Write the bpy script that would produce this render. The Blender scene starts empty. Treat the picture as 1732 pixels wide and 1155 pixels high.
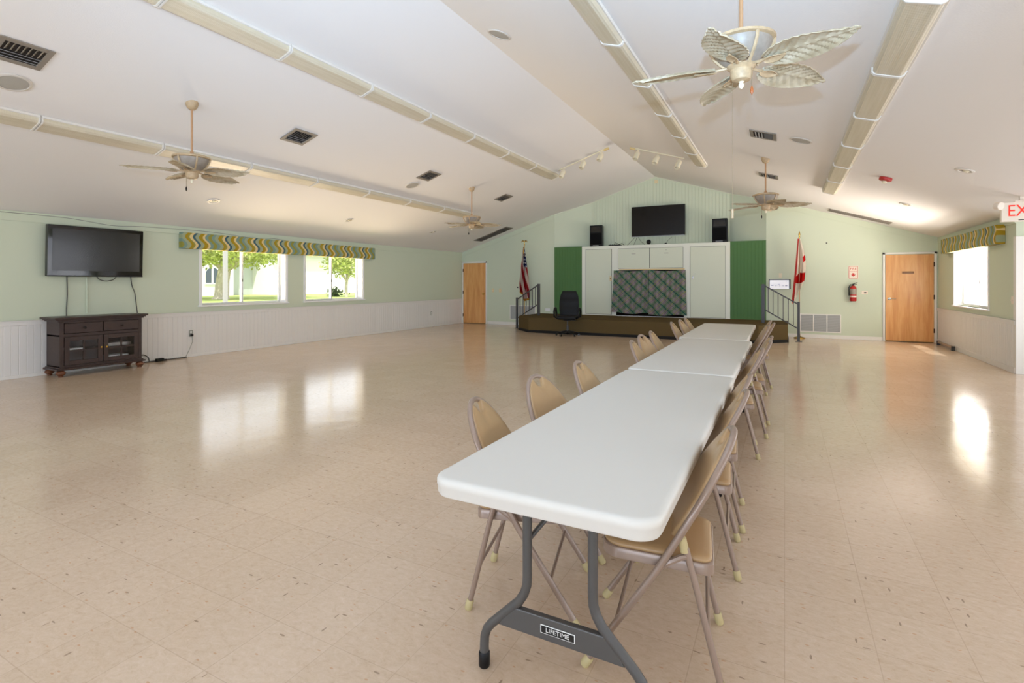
import bpy, bmesh, math, random
from math import pi, sin, cos, radians, sqrt, atan2
from mathutils import Vector, Matrix
random.seed(7)
scene = bpy.context.scene
col = scene.collection

# ------------------------------------------------------------------ helpers
def lin(r, g, b):
    f = lambda c: (c/255/12.92) if c/255 <= 0.04045 else ((c/255+0.055)/1.055)**2.4
    return (f(r), f(g), f(b), 1.0)

class NT:
    """small node tree writer"""
    def __init__(s, m):
        s.t = m.node_tree; s.n = s.t.nodes; s.l = s.t.links
    def node(s, kind, **kw):
        n = s.n.new(kind)
        for k, v in kw.items():
            if k.startswith('_'):
                setattr(n, k[1:], v)
            else:
                n.inputs[k].default_value = v
        return n
    def link(s, a, b): s.l.new(a, b)
    def math(s, op, a, b=None, c=None, clamp=False):
        n = s.n.new('ShaderNodeMath'); n.operation = op; n.use_clamp = clamp
        for i, v in enumerate((a, b, c)):
            if v is None: continue
            if isinstance(v, (int, float)): n.inputs[i].default_value = v
            else: s.l.new(v, n.inputs[i])
        return n.outputs[0]
    def mix(s, fac, a, b):
        n = s.n.new('ShaderNodeMix'); n.data_type = 'RGBA'
        for i, v in ((0, fac), (6, a), (7, b)):
            if isinstance(v, (int, float)): n.inputs[i].default_value = v
            elif isinstance(v, tuple): n.inputs[i].default_value = v
            else: s.l.new(v, n.inputs[i])
        return n.outputs[2]
    def coords(s, kind='Object'):
        n = s.n.new('ShaderNodeTexCoord'); return n.outputs[kind]
    def xyz(s, vec):
        n = s.n.new('ShaderNodeSeparateXYZ'); s.l.new(vec, n.inputs[0]); return n.outputs
    def noise(s, vec, scale, detail=2, rough=.5, out=0, dist=0.0):
        n = s.n.new('ShaderNodeTexNoise'); n.inputs['Scale'].default_value = scale
        n.inputs['Detail'].default_value = detail; n.inputs['Roughness'].default_value = rough
        n.inputs['Distortion'].default_value = dist
        if vec is not None: s.l.new(vec, n.inputs['Vector'])
        return n.outputs[out]
    def mapping(s, vec, scale=(1,1,1), rot=(0,0,0), loc=(0,0,0)):
        n = s.n.new('ShaderNodeMapping'); n.inputs['Scale'].default_value = scale
        n.inputs['Rotation'].default_value = rot; n.inputs['Location'].default_value = loc
        s.l.new(vec, n.inputs['Vector']); return n.outputs[0]
    def ramp(s, fac, stops, interp='LINEAR'):
        n = s.n.new('ShaderNodeValToRGB'); e = n.color_ramp; e.interpolation = interp
        while len(e.elements) < len(stops): e.elements.new(.5)
        for el, (p, c) in zip(e.elements, stops): el.position = p; el.color = c
        s.l.new(fac, n.inputs[0]); return n.outputs[0]
    def bump(s, h, strength=.2, dist=.01):
        n = s.n.new('ShaderNodeBump'); n.inputs['Strength'].default_value = strength
        n.inputs['Distance'].default_value = dist; s.l.new(h, n.inputs['Height']); return n.outputs[0]

def material(name, color, rough=.5, metal=0.0, spec=.5, coat=0.0, coat_rough=.1, bump=None, vary=0.0, vary_scale=3.0, emit=None, emit_strength=0.0):
    m = bpy.data.materials.new(name); m.use_nodes = True
    b = m.node_tree.nodes['Principled BSDF']
    b.inputs['Base Color'].default_value = color
    b.inputs['Roughness'].default_value = rough; b.inputs['Metallic'].default_value = metal
    b.inputs['Specular IOR Level'].default_value = spec
    b.inputs['Coat Weight'].default_value = coat; b.inputs['Coat Roughness'].default_value = coat_rough
    t = NT(m); t.b = b
    if emit:
        b.inputs['Emission Color'].default_value = emit; b.inputs['Emission Strength'].default_value = emit_strength
    c = t.coords()
    if vary:
        f = t.noise(c, vary_scale, 4, .6)
        d = tuple(max(0, x*(1-vary)) for x in color[:3])+(1,)
        u = tuple(min(1, x*(1+vary)) for x in color[:3])+(1,)
        t.link(t.ramp(f, [(.3, d), (.7, u)]), b.inputs['Base Color'])
    if bump:
        sc, st, di = bump
        t.link(t.bump(t.noise(c, sc, 3), st, di), b.inputs['Normal'])
    return m, t

M = {}
def mk(key, *a, **k):
    M[key] = material(key, *a, **k)[0]

class MB:
    def __init__(s): s.bm = bmesh.new()
    def box(s, x0, x1, y0, y1, z0, z1, bevel=0.0, seg=2, mat=None):
        r = bmesh.ops.create_cube(s.bm, size=1.0); vs = r['verts']
        for v in vs:
            v.co = Vector(((x0+x1)/2+v.co.x*(x1-x0), (y0+y1)/2+v.co.y*(y1-y0), (z0+z1)/2+v.co.z*(z1-z0)))
        if bevel:
            es = list({e for v in vs for e in v.link_edges})
            o = bmesh.ops.bevel(s.bm, geom=es, offset=bevel, segments=seg, profile=.5, affect='EDGES')
            vs = list({v for f in o['faces'] for v in f.verts} | {v for v in vs if v.is_valid})
        if mat is not None:
            for v in vs: v.co = mat @ v.co
        return s
    def tube(s, pts, r, seg=10, cap=True, closed=False):
        pts = [Vector(p) for p in pts]; n = len(pts)
        rs = r if isinstance(r, (list, tuple)) else [r]*n
        rings = []; up = None
        for i, p in enumerate(pts):
            a = pts[(i-1) % n] if (i > 0 or closed) else pts[i]
            b = pts[(i+1) % n] if (i < n-1 or closed) else pts[i]
            t = (b-a).normalized()
            if up is None:
                q = Vector((0,0,1)) if abs(t.z) < .9 else Vector((1,0,0))
                up = (q - t*q.dot(t)).normalized()
            else:
                up = (up - t*up.dot(t))
                up = up.normalized() if up.length > 1e-6 else t.orthogonal().normalized()
            w = t.cross(up)
            rings.append([s.bm.verts.new(p + (up*cos(2*pi*k/seg) + w*sin(2*pi*k/seg))*rs[i]) for k in range(seg)])
        m = n if closed else n-1
        for i in range(m):
            A, B = rings[i], rings[(i+1) % n]
            for k in range(seg):
                s.bm.faces.new((A[k], A[(k+1) % seg], B[(k+1) % seg], B[k]))
        if cap and not closed:
            s.bm.faces.new(list(reversed(rings[0]))); s.bm.faces.new(rings[-1])
        return s
    def lathe(s, prof, seg=24, mat=None, capb=True, capt=True):
        """prof: list of (radius, z)"""
        rings = []
        for (r, z) in prof:
            ring = []
            for k in range(seg):
                v = Vector((max(r, 1e-4)*cos(2*pi*k/seg), max(r, 1e-4)*sin(2*pi*k/seg), z))
                if mat is not None: v = mat @ v
                ring.append(s.bm.verts.new(v))
            rings.append(ring)
        for A, B in zip(rings, rings[1:]):
            for k in range(seg):
                s.bm.faces.new((A[k], A[(k+1) % seg], B[(k+1) % seg], B[k]))
        if capb: s.bm.faces.new(list(reversed(rings[0])))
        if capt: s.bm.faces.new(rings[-1])
        return s
    def prism(s, poly, d0, d1, axis='y', mat=None, bevel=0.0, seg=2):
        """poly in the two other axes (x,z for y; x,y for z; y,z for x), extruded d0..d1"""
        def p3(a, b, d):
            v = {'y': (a, d, b), 'z': (a, b, d), 'x': (d, a, b)}[axis]
            v = Vector(v)
            return mat @ v if mat is not None else v
        A = [s.bm.verts.new(p3(a, b, d0)) for a, b in poly]
        B = [s.bm.verts.new(p3(a, b, d1)) for a, b in poly]
        n = len(poly)
        fs = [s.bm.faces.new(list(reversed(A))), s.bm.faces.new(B)]
        for i in range(n):
            fs.append(s.bm.faces.new((A[i], A[(i+1) % n], B[(i+1) % n], B[i])))
        if bevel:
            es = list(fs[0].edges)+list(fs[1].edges)
            bmesh.ops.bevel(s.bm, geom=es, offset=bevel, segments=seg, profile=.5, affect='EDGES')
        return s
    def grid(s, nu, nv, fn, uvfn=None):
        vs = [[s.bm.verts.new(fn(i/nu, j/nv)) for j in range(nv+1)] for i in range(nu+1)]
        uvl = s.bm.loops.layers.uv.verify() if uvfn else None
        for i in range(nu):
            for j in range(nv):
                f = s.bm.faces.new((vs[i][j], vs[i+1][j], vs[i+1][j+1], vs[i][j+1]))
                if uvl:
                    for lp, (a, b) in zip(f.loops, ((i, j), (i+1, j), (i+1, j+1), (i, j+1))):
                        lp[uvl].uv = uvfn(a/nu, b/nv)
        return s
    def sphere(s, c, r, seg=16, sc=(1,1,1)):
        o = bmesh.ops.create_uvsphere(s.bm, u_segments=seg, v_segments=max(6, seg//2), radius=r)
        for v in o['verts']:
            v.co = Vector((v.co.x*sc[0], v.co.y*sc[1], v.co.z*sc[2])) + Vector(c)
        return s
    def xf(s, mat):
        bmesh.ops.transform(s.bm, matrix=mat, verts=s.bm.verts); return s
    def build(s, name, mat, parent=None, smooth=35, solid=0.0):
        if solid:
            bmesh.ops.solidify(s.bm, geom=s.bm.faces[:], thickness=solid)
        bmesh.ops.recalc_face_normals(s.bm, faces=s.bm.faces)
        me = bpy.data.meshes.new(name); s.bm.to_mesh(me); s.bm.free()
        for m in (mat if isinstance(mat, (list, tuple)) else [mat]): me.materials.append(m if not isinstance(m, str) else M[m])
        if smooth:
            for p in me.polygons: p.use_smooth = True
            me.set_sharp_from_angle(angle=radians(smooth))
        o = bpy.data.objects.new(name, me); col.objects.link(o)
        if parent is not None: o.parent = parent
        return o

def tag(o, label=None, cat=None, group=None, kind=None):
    if label: o['label'] = label
    if cat: o['category'] = cat
    if group: o['group'] = group
    if kind: o['kind'] = kind
    return o
def thing(name, label, cat, loc=(0,0,0), rz=0.0, group=None):
    o = bpy.data.objects.new(name, None); col.objects.link(o)
    o.empty_display_size = .1
    o.location = loc; o.rotation_euler = (0, 0, rz)
    return tag(o, label, cat, group)
def dup(o, loc=None, rz=None, label=None, parent=None):
    c = o.copy(); col.objects.link(c)
    if parent is not None: c.parent = parent
    if loc is not None: c.location = loc
    if rz is not None: c.rotation_euler = (0, 0, rz)
    if label: c['label'] = label
    for ch in list(o.children): dup(ch, parent=c)
    return c
def struct(o): o['kind'] = 'structure'; return o
def text_mesh(name, body, size, mat, parent, matrix, extrude=.001, align='CENTER', sx=1.0):
    cu = bpy.data.curves.new('t', 'FONT'); cu.body = body; cu.size = size; cu.extrude = extrude
    cu.align_x = align; cu.align_y = 'CENTER'
    tmp = bpy.data.objects.new('t', cu); col.objects.link(tmp)
    dg = bpy.context.evaluated_depsgraph_get()
    me = bpy.data.meshes.new_from_object(tmp.evaluated_get(dg))
    bpy.data.objects.remove(tmp); bpy.data.curves.remove(cu)
    me.transform(matrix @ Matrix.Diagonal((sx, 1, 1, 1)))
    me.materials.clear(); me.materials.append(M[mat])
    me.name = name
    o = bpy.data.objects.new(name, me); col.objects.link(o)
    if parent is not None: o.parent = parent
    return o
RZ = lambda a: Matrix.Rotation(a, 4, 'Z')
RX = lambda a: Matrix.Rotation(a, 4, 'X')
RY = lambda a: Matrix.Rotation(a, 4, 'Y')
T = lambda x, y, z: Matrix.Translation((x, y, z))

# ------------------------------------------------------------------ key dimensions
LX, RXW, BY = -9.8, 3.1, 15.0        # left wall, right wall, back wall
EZ, SL, RID = 2.41, .321, -3.35      # eave height, roof slope, ridge x
FY = -5.0                            # wall behind the camera
def roof(x): return EZ + SL*((x-LX) if x < RID else (RXW-x))
AL, AR, AD = -6.365, -.42, 15.41     # recess above the cupboards
AL2, AR2 = -5.30, -1.33
STZ = .41                            # stage height
CABZ = 2.47

# ------------------------------------------------------------------ materials
def floor_mat():
    m, t = material('vinyl_tile_floor', lin(214,190,162), .16, spec=.42)
    c = t.coords()
    big = t.noise(c, .9, 3, .6)
    mott = t.noise(t.mapping(c, (1,1.6,1), (0,0,.5)), 24, 7, .78, dist=.5)
    x, y, z = t.xyz(c)
    T_ = .3048
    fx = t.math('FRACT', t.math('DIVIDE', x, T_)); fy = t.math('FRACT', t.math('DIVIDE', t.math('ADD', y, .09), T_))
    wn = t.node('ShaderNodeTexWhiteNoise', _noise_dimensions='2D')
    cx = t.node('ShaderNodeCombineXYZ')
    t.link(t.math('FLOOR', t.math('DIVIDE', x, T_)), cx.inputs[0]); t.link(t.math('FLOOR', t.math('DIVIDE', t.math('ADD', y, .09), T_)), cx.inputs[1])
    t.link(cx.outputs[0], wn.inputs['Vector'])
    base = t.ramp(mott, [(.25, lin(192,166,139)), (.45, lin(206,183,158)), (.6, lin(212,190,167)), (.8, lin(221,203,183))])
    tint = t.ramp(wn.outputs['Value'], [(0, lin(249,248,246)), (1, lin(255,255,255))])
    mul = t.node('ShaderNodeMix', _data_type='RGBA', _blend_type='MULTIPLY'); mul.inputs[0].default_value = 1.0
    t.link(base, mul.inputs[6]); t.link(tint, mul.inputs[7])
    colr = mul.outputs[2]
    # flecks: stretched voronoi cells, only the few that draw a high random number
    for (rot, sc, thr, size, cdark) in ((.35, (22,80,1), .993, .30, lin(126,104,82)), (1.25, (70,20,1), .995, .28, lin(120,98,78)), (-.5, (40,92,1), .984, .32, lin(192,146,108))):
        v = t.node('ShaderNodeTexVoronoi', _voronoi_dimensions='2D', Scale=1.0)
        t.link(t.mapping(c, sc, (0, 0, rot)), v.inputs['Vector'])
        sp = t.node('ShaderNodeSeparateColor'); t.link(v.outputs['Color'], sp.inputs[0])
        f = t.math('MULTIPLY', t.math('GREATER_THAN', sp.outputs[0], thr), t.math('LESS_THAN', v.outputs['Distance'], size))
        colr = t.mix(t.math('MULTIPLY', f, .62), colr, cdark)
    ex = t.math('MINIMUM', t.math('MINIMUM', fx, t.math('SUBTRACT', 1, fx)), t.math('MINIMUM', fy, t.math('SUBTRACT', 1, fy)))
    joint = t.math('LESS_THAN', ex, .006)
    colr = t.mix(t.math('MULTIPLY', joint, t.math('MULTIPLY', big, .55)), colr, lin(150,124,96))
    t.link(colr, t.b.inputs['Base Color'])
    # wax: uneven polish and slightly rolling tiles
    t.link(t.math('MULTIPLY_ADD', t.noise(c, 1.6, 4, .7), .10, .10), t.b.inputs['Roughness'])
    h = t.math('ADD', t.math('MULTIPLY', t.noise(t.mapping(c, (1,1,1)), 3.2, 2), 1.0), t.math('MULTIPLY', t.noise(c, 45, 2), .05))
    t.link(t.bump(h, .10, .02), t.b.inputs['Normal'])
    return m
M['floor'] = floor_mat()
mk('ceiling', lin(236,234,231), .85, spec=.2, bump=(90, .25, .004))
mk('green_wall', lin(205,213,190), .6, spec=.3, bump=(60, .05, .003))
mk('white_panel', lin(226,223,218), .45, spec=.4)
mk('trim_white', lin(232,229,222), .4, spec=.4)
mk('frame_white', lin(236,236,234), .35)
mk('dark_green', lin(78,116,66), .6, spec=.3)
mk('cupboard', lin(216,220,200), .5, spec=.3)
mk('cupboard_frame', lin(230,231,218), .45, spec=.3)
mk('shadow_gap', lin(60,58,45), .9, spec=.1)
mk('dark_inside', lin(38,30,24), .8, spec=.1)
mk('carpet', lin(92,77,50), .95, spec=.05, bump=(400, .5, .004), vary=.12, vary_scale=120)
mk('stage_cove', lin(26,24,22), .7, spec=.2)
mk('rail_metal', lin(64,62,62), .42, metal=.2)
mk('black_plastic', lin(16,16,17), .4, spec=.3)
mk('black_leather', lin(17,16,16), .55, spec=.25, bump=(120, .2, .003))
mk('black_gloss', lin(9,9,10), .05, spec=.6)
mk('black_grille', lin(12,12,13), .8, spec=.15)
mk('screen_black', lin(17,15,13), .12, spec=.3)
mk('tv_screen', lin(16,15,12), .15, spec=.55)
mk('silver', lin(150,150,150), .3, metal=1)
mk('chrome', lin(190,188,184), .18, metal=1)
mk('brass', lin(200,160,80), .25, metal=1)
mk('gold_cloth', lin(200,150,60), .7)
mk('table_white', lin(214,211,203), .42, spec=.4, bump=(260, .06, .002))
mk('table_leg', lin(78,76,74), .4, spec=.5)
mk('chair_metal', lin(148,127,112), .28, metal=.15, spec=.6)
mk('chair_vinyl', lin(170,138,98), .32, spec=.5, bump=(220, .06, .002))
mk('cream_rubber', lin(186,170,124), .6)
mk('fan_frame', lin(184,158,122), .5, vary=.15, vary_scale=30)
mk('fan_panel', lin(150,138,124), .45, vary=.12, vary_scale=25)
mk('fan_rod', lin(178,136,96), .35, spec=.6)
mk('pull_wood', lin(170,96,50), .35)
mk('chain', lin(165,150,125), .4, metal=.7)
mk('fixture_white', lin(228,224,216), .45)
mk('vent_metal', lin(150,142,130), .45, metal=.2)
mk('vent_dark', lin(50,44,38), .8)
mk('vent_white', lin(196,196,196), .5)
mk('speaker_white', lin(212,206,196), .6)
mk('speaker_mesh', lin(176,172,162), .8, bump=(600, .6, .003))
mk('lamp_cream', lin(230,220,192), .4)
mk('alarm_red', lin(178,30,22), .35)
mk('exit_white', lin(236,226,212), .5)
mk('exit_red', lin(226,46,26), .5, emit=lin(226,46,26), emit_strength=.35)
mk('sign_white', lin(236,224,206), .5)
mk('sign_red', lin(196,48,36), .5)
mk('espresso', lin(60,44,38), .36, spec=.35, vary=.15, vary_scale=14)
mk('bun_foot', lin(104,60,34), .3, spec=.6)
mk('knob_dark', lin(52,46,42), .35, metal=.8)
mk('outlet_ivory', lin(222,206,164), .45)
mk('cable', lin(70,68,62), .5)
mk('cable_grey', lin(150,152,140), .5)
mk('label_black', lin(18,18,18), .4)
mk('label_white', lin(236,236,232), .45)
mk('screen_lit', lin(235,235,240), .4, emit=lin(240,240,248), emit_strength=.35)
mk('screen_mark', lin(120,125,150), .5)
mk('plate_brown', lin(140,96,58), .4)
mk('lawn', lin(172,186,118), .95, spec=.1, vary=.3, vary_scale=.6)
mk('bark', lin(206,196,184), .9, vary=.2, vary_scale=6, bump=(14, .6, .05))
mk('leaf', lin(188,198,118), .7, vary=.35, vary_scale=2.5)
mk('stucco', lin(238,238,236), .9)
mk('stucco_shade', lin(196,202,204), .9)  # stucco with the shade of the recessed section put into its colour
mk('roof_ext', lin(150,146,142), .9)
mk('dark_glass', lin(70,84,96), .08, spec=.8)
mk('post_grey', lin(176,172,180), .6)
mk('metal_bar', lin(168,158,148), .3, metal=.7)
mk('rod_wood', lin(216,190,130), .5)
mk('shrub', lin(88,104,70), .8)

def wood_mat():
    m, t = material('maple_veneer', lin(200,140,80), .32, spec=.5)
    c = t.mapping(t.coords(), (9, 9, .8))
    f = t.noise(c, 1.6, 5, .6, dist=.6)
    t.link(t.ramp(f, [(.3, lin(208,142,80)), (.52, lin(222,162,98)), (.72, lin(232,180,120))]), t.b.inputs['Base Color'])
    return m
M['maple'] = wood_mat()

def glass_mat():
    m = bpy.data.materials.new('clear_glass'); m.use_nodes = True
    t = NT(m); t.n.remove(t.n['Principled BSDF'])
    g_ = t.node('ShaderNodeNewGeometry'); dp = t.node('ShaderNodeVectorMath', _operation='DOT_PRODUCT'); t.link(g_.outputs['Incoming'], dp.inputs[0]); t.link(g_.outputs['Normal'], dp.inputs[1]); fr = t.math('MULTIPLY_ADD', t.math('POWER', t.math('SUBTRACT', 1, t.math('ABSOLUTE', dp.outputs['Value'])), 5), .92, .03); tr = t.node('ShaderNodeBsdfTransparent'); gl = t.node('ShaderNodeBsdfGlossy', Roughness=.02)
    mx = t.node('ShaderNodeMixShader'); t.link(fr, mx.inputs[0]); t.link(tr.outputs[0], mx.inputs[1]); t.link(gl.outputs[0], mx.inputs[2])
    t.link(mx.outputs[0], t.n['Material Output'].inputs[0])
    return m
M['glass'] = glass_mat()

def diffuser_mat():
    m, t = material('prismatic_lens', lin(222,206,166), .35, spec=.5)
    c = t.coords(); x, y, z = t.xyz(c)
    h = t.math('ADD', t.math('SINE', t.math('MULTIPLY', x, 500)), t.math('SINE', t.math('MULTIPLY', y, 500)))
    t.link(t.bump(h, .25, .003), t.b.inputs['Normal'])
    f = t.noise(t.mapping(c, (40, 1, 1)), 1.0, 3)
    t.link(t.ramp(f, [(.3, lin(206,195,168)), (.7, lin(217,208,186))]), t.b.inputs['Base Color'])
    t.b.inputs['Transmission Weight'].default_value = 0.0
    return m
M['lens'] = diffuser_mat()

def blade_mat():
    m, t = material('whitewashed_leaf', lin(190,182,166), .6, spec=.3)
    c = t.coords()
    f = t.noise(t.mapping(c, (4, 4, 4)), 2.2, 3, .5)
    t.link(t.ramp(f, [(.25, lin(156,139,108)), (.5, lin(182,168,140)), (.75, lin(202,190,166))]), t.b.inputs['Base Color'])
    return m
M['blade'] = blade_mat()

def wave_mat():
    """printed ogee stripes: ochre, teal, cream, grey"""
    m, t = material('wave_print_fabric', lin(180,170,110), .85, spec=.1)
    c = t.coords(); x, y, z = t.xyz(c)
    s = t.math('ADD', y, t.math('MULTIPLY', t.math('SINE', t.math('MULTIPLY', t.math('SUBTRACT', 2.30, z), 2*pi/.295)), .055))
    s = t.math('ADD', s, t.math('MULTIPLY', t.noise(c, 4, 1), .04))
    f = t.math('FRACT', t.math('DIVIDE', s, .62))
    ch = lin(168,140,40); te = lin(128,152,140); cr = lin(222,198,142); gr = lin(160,168,136); dk = lin(72,100,108); sg = lin(150,146,70)
    st = [te, gr, ch, sg, cr, dk, gr, ch, cr, te, sg]
    w = [.09, .11, .08, .05, .09, .08, .10, .12, .07, .10, .11]
    p = 0; stops = []
    for a, b in zip(st, w): stops.append((p, a)); p += b
    t.link(t.ramp(f, stops, 'CONSTANT'), t.b.inputs['Base Color'])
    return m
M['wave'] = wave_mat()

def plaid_mat():
    m, t = material('plaid_cloth', lin(120,150,120), .9, spec=.05)
    u, v, _ = t.xyz(t.coords('UV'))
    b = t.math('ADD', u, v); a = t.math('SUBTRACT', u, v)
    colr = None
    base = lin(184,168,172)
    def band(s, per, lo, hi, off=0.0):
        f = t.math('FRACT', t.math('ADD', t.math('DIVIDE', s, per), off))
        return t.math('MULTIPLY', t.math('GREATER_THAN', f, lo), t.math('LESS_THAN', f, hi))
    P = .34
    colr = t.mix(t.math('MULTIPLY', band(b, P, .0, .40), .62), base, lin(104,160,118))
    colr = t.mix(t.math('MULTIPLY', band(a, P, .0, .36), .55), colr, lin(118,164,108))
    colr = t.mix(t.math('MULTIPLY', band(b, P, .15, .235), .92), colr, lin(30,96,100))
    colr = t.mix(t.math('MULTIPLY', band(a, P, .17, .205), .8), colr, lin(40,104,92))
    colr = t.mix(t.math('MULTIPLY', band(a, P, .62, .68), .85), colr, lin(186,184,92))
    colr = t.mix(t.math('MULTIPLY', band(b, P, .60, .64), .7), colr, lin(200,186,180))
    colr = t.mix(t.math('MULTIPLY', band(a, P, .82, .85), .7), colr, lin(150,96,120))
    colr = t.mix(t.math('MULTIPLY', band(b, P, .84, .88), .8), colr, lin(52,140,112))
    t.link(colr, t.b.inputs['Base Color'])
    return m
M['plaid'] = plaid_mat()

def stripes_flag_mat():
    """u runs along the stripes (fly), v across them (hoist), both in 0..1"""
    m, t = material('striped_flag_cloth', lin(200,60,60), .75, spec=.15)
    u, v, _ = t.xyz(t.coords('UV'))
    st = t.math('LESS_THAN', t.math('FRACT', t.math('MULTIPLY', v, 6.5)), .5)
    c = t.mix(st, lin(226,206,196), lin(168,28,36))
    can = t.math('MULTIPLY', t.math('LESS_THAN', u, .42), t.math('GREATER_THAN', v, .46))
    fx = t.math('SUBTRACT', t.math('FRACT', t.math('MULTIPLY', u, 16)), .5); fy = t.math('SUBTRACT', t.math('FRACT', t.math('MULTIPLY', v, 13)), .5)
    star = t.math('LESS_THAN', t.math('ADD', t.math('MULTIPLY', fx, fx), t.math('MULTIPLY', fy, fy)), .07)
    blue = t.mix(star, lin(32,40,84), lin(226,226,230))
    c = t.mix(can, c, blue)
    fr = t.math('MAXIMUM', t.math('GREATER_THAN', u, .965), t.math('GREATER_THAN', t.math('ABSOLUTE', t.math('SUBTRACT', v, .5)), .478))
    c = t.mix(fr, c, lin(206,150,50))
    t.link(c, t.b.inputs['Base Color'])
    return m
M['flag_stripes'] = stripes_flag_mat()

def saltire_flag_mat():
    m, t = material('red_cross_flag_cloth', lin(230,220,210), .75, spec=.15)
    u, v, _ = t.xyz(t.coords('UV'))
    # the two arms of the cross as the folds bring them to the front
    arm = t.math('LESS_THAN', t.math('ABSOLUTE', t.math('SUBTRACT', t.math('MULTIPLY_ADD', t.math('SUBTRACT', u, .62), 3.0, .18), v)), .30)
    arm = t.math('MULTIPLY', arm, t.math('GREATER_THAN', u, .60))
    edge = t.math('LESS_THAN', v, .13)
    tab = t.math('MULTIPLY', t.math('GREATER_THAN', v, .74), t.math('MULTIPLY', t.math('GREATER_THAN', u, .38), t.math('LESS_THAN', u, .50)))
    x = t.math('MAXIMUM', t.math('MAXIMUM', arm, edge), tab)
    c = t.mix(x, lin(236,224,212), lin(200,24,20))
    t.link(c, t.b.inputs['Base Color'])
    return m
M['flag_cross'] = saltire_flag_mat()

# ------------------------------------------------------------------ room shell
def wall_plane_x(name, x0, x1, y0, y1, z0, z1, holes, mat):
    """wall with normal along x and rectangular holes [(ya, yb, za, zb)]"""
    b = MB(); ys = y0
    for (ya, yb, za, zb) in sorted(holes):
        b.box(x0, x1, ys, ya, z0, z1)
        b.box(x0, x1, ya, yb, z0, za); b.box(x0, x1, ya, yb, zb, z1)
        ys = yb
    b.box(x0, x1, ys, y1, z0, z1)
    return struct(b.build(name, mat, smooth=0))

struct(MB().box(LX-.1, 4.7, FY-.1, 15.7, -.12, 0).build('floor', 'floor', smooth=0))
W1 = (6.0, 7.88, .95, 2.06); W2 = (8.41, 10.25, .95, 2.06)
wall_plane_x('wall_left', LX-.2, LX, FY-.15, 15.15, 0, EZ+.02, [W1, W2], 'green_wall')
WR = (11.70, 13.72, .92, 2.06)
wall_plane_x('wall_right', RXW, RXW+.16, 10.5, 15.15, 0, EZ+.02, [WR], 'green_wall')
# back wall: gable pieces, the two splayed cheeks and the boarded recess
bw = MB()
bw.prism([(LX-.2, 0), (AL, 0), (AL, roof(AL)+.02), (LX-.2, EZ-.05)], BY, BY+.12, 'y')
bw.prism([(AR, 0), (RXW+.16, 0), (RXW+.16, EZ-.05), (AR, roof(AR)+.02)], BY, BY+.12, 'y')
for (xa, xb) in ((AL, AL2), (AR, AR2)):
    q = [(xa, BY), (xb, AD), (xb+(.1 if xa < xb else -.1)*0, AD+.12), (xa, BY+.12)]
    v = [bw.bm.verts.new((px, py, 0)) for px, py in q]
    w = [bw.bm.verts.new((px, py, roof(px)+.03)) for px, py in q]
    bw.bm.faces.new(v); bw.bm.faces.new(w)
    for i in range(4): bw.bm.faces.new((v[i], v[(i+1) % 4], w[(i+1) % 4], w[i]))
struct(bw.build('wall_back', 'green_wall', smooth=0))
# boarded recess wall with real grooves
def board_poly(x0, x1, pitch, depth=.006, g=.010):
    pts = []; n = max(1, round((x1-x0)/pitch)); p = (x1-x0)/n
    pts.append((x0, 0))
    for i in range(1, n):
        c = x0+i*p
        pts += [(c-g/2, 0), (c-g/4, depth), (c+g/4, depth), (c+g/2, 0)]
    pts.append((x1, 0)); return pts
ab = MB()
pl = board_poly(AL2, AR2, .09, .008, .014)
top = []
for (x, d) in pl:
    top.append((ab.bm.verts.new((x, AD+d, CABZ-.3)), ab.bm.verts.new((x, AD+d, roof(x)+.02))))
for a, c in zip(top, top[1:]): ab.bm.faces.new((a[0], c[0], c[1], a[1]))
# gable apex needs a vertex at the ridge: add a cover strip behind the boards
ab.prism([(AL2, CABZ-.3), (AR2, CABZ-.3), (AR2, roof(AR2)+.02), (RID, roof(RID)+.02), (AL2, roof(AL2)+.02)], AD+.02, AD+.12, 'y')
struct(ab.build('wall_alcove', 'green_wall', smooth=0))
# ceiling: two sloped planes, plus a flat soffit over the entry
ce = MB()
ce.prism([(LX-.2, roof(LX)-SL*.2), (RID, roof(RID)), (RID, roof(RID)+.15), (LX-.2, roof(LX)+.1)], FY-.15, 15.7, 'y')
ce.prism([(RID, roof(RID)), (RXW, roof(RXW)), (RXW+.16, roof(RXW)-SL*.16), (RXW+.16, roof(RXW)+.1), (RID, roof(RID)+.15)], FY-.15, 15.7, 'y')
ce.box(RXW, 4.8, FY-.15, 10.5, EZ, EZ+.1)
struct(ce.build('ceiling', 'ceiling', smooth=0))
# entry side and the wall behind the camera (both outside the picture, they carry the other windows)
struct(MB().box(RXW+.16, 4.7, 10.5, 10.65, 0, EZ).build('wall_entry', 'green_wall', smooth=0))
ENT = [(-3.6, -1.4, .3, 2.1), (-.6, 1.6, .3, 2.1), (2.4, 4.6, .3, 2.1), (5.4, 7.6, .1, 2.1), (8.2, 10.2, .1, 2.1)]
wall_plane_x('wall_entry_side', 4.6, 4.75, FY-.15, 10.65, 0, EZ+.05, ENT, 'green_wall')
fb = MB(); FW = [(-8.8, -6.6), (-6.0, -3.8), (-2.9, -.7), (-.1, 2.1)]  # windows assumed behind the camera, added for the light they admit
xs = LX-.2
for (a, c) in FW:
    fb.box(xs, a, FY-.15, FY, 0, EZ); fb.box(a, c, FY-.15, FY, 0, .8); fb.box(a, c, FY-.15, FY, 2.1, EZ); xs = c
fb.box(xs, 4.75, FY-.15, FY, 0, EZ)
fb.prism([(LX-.2, EZ), (RXW+.2, EZ), (RID, roof(RID)+.05)], FY-.15, FY, 'y')
struct(fb.build('wall_front', 'green_wall', smooth=0))

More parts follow.
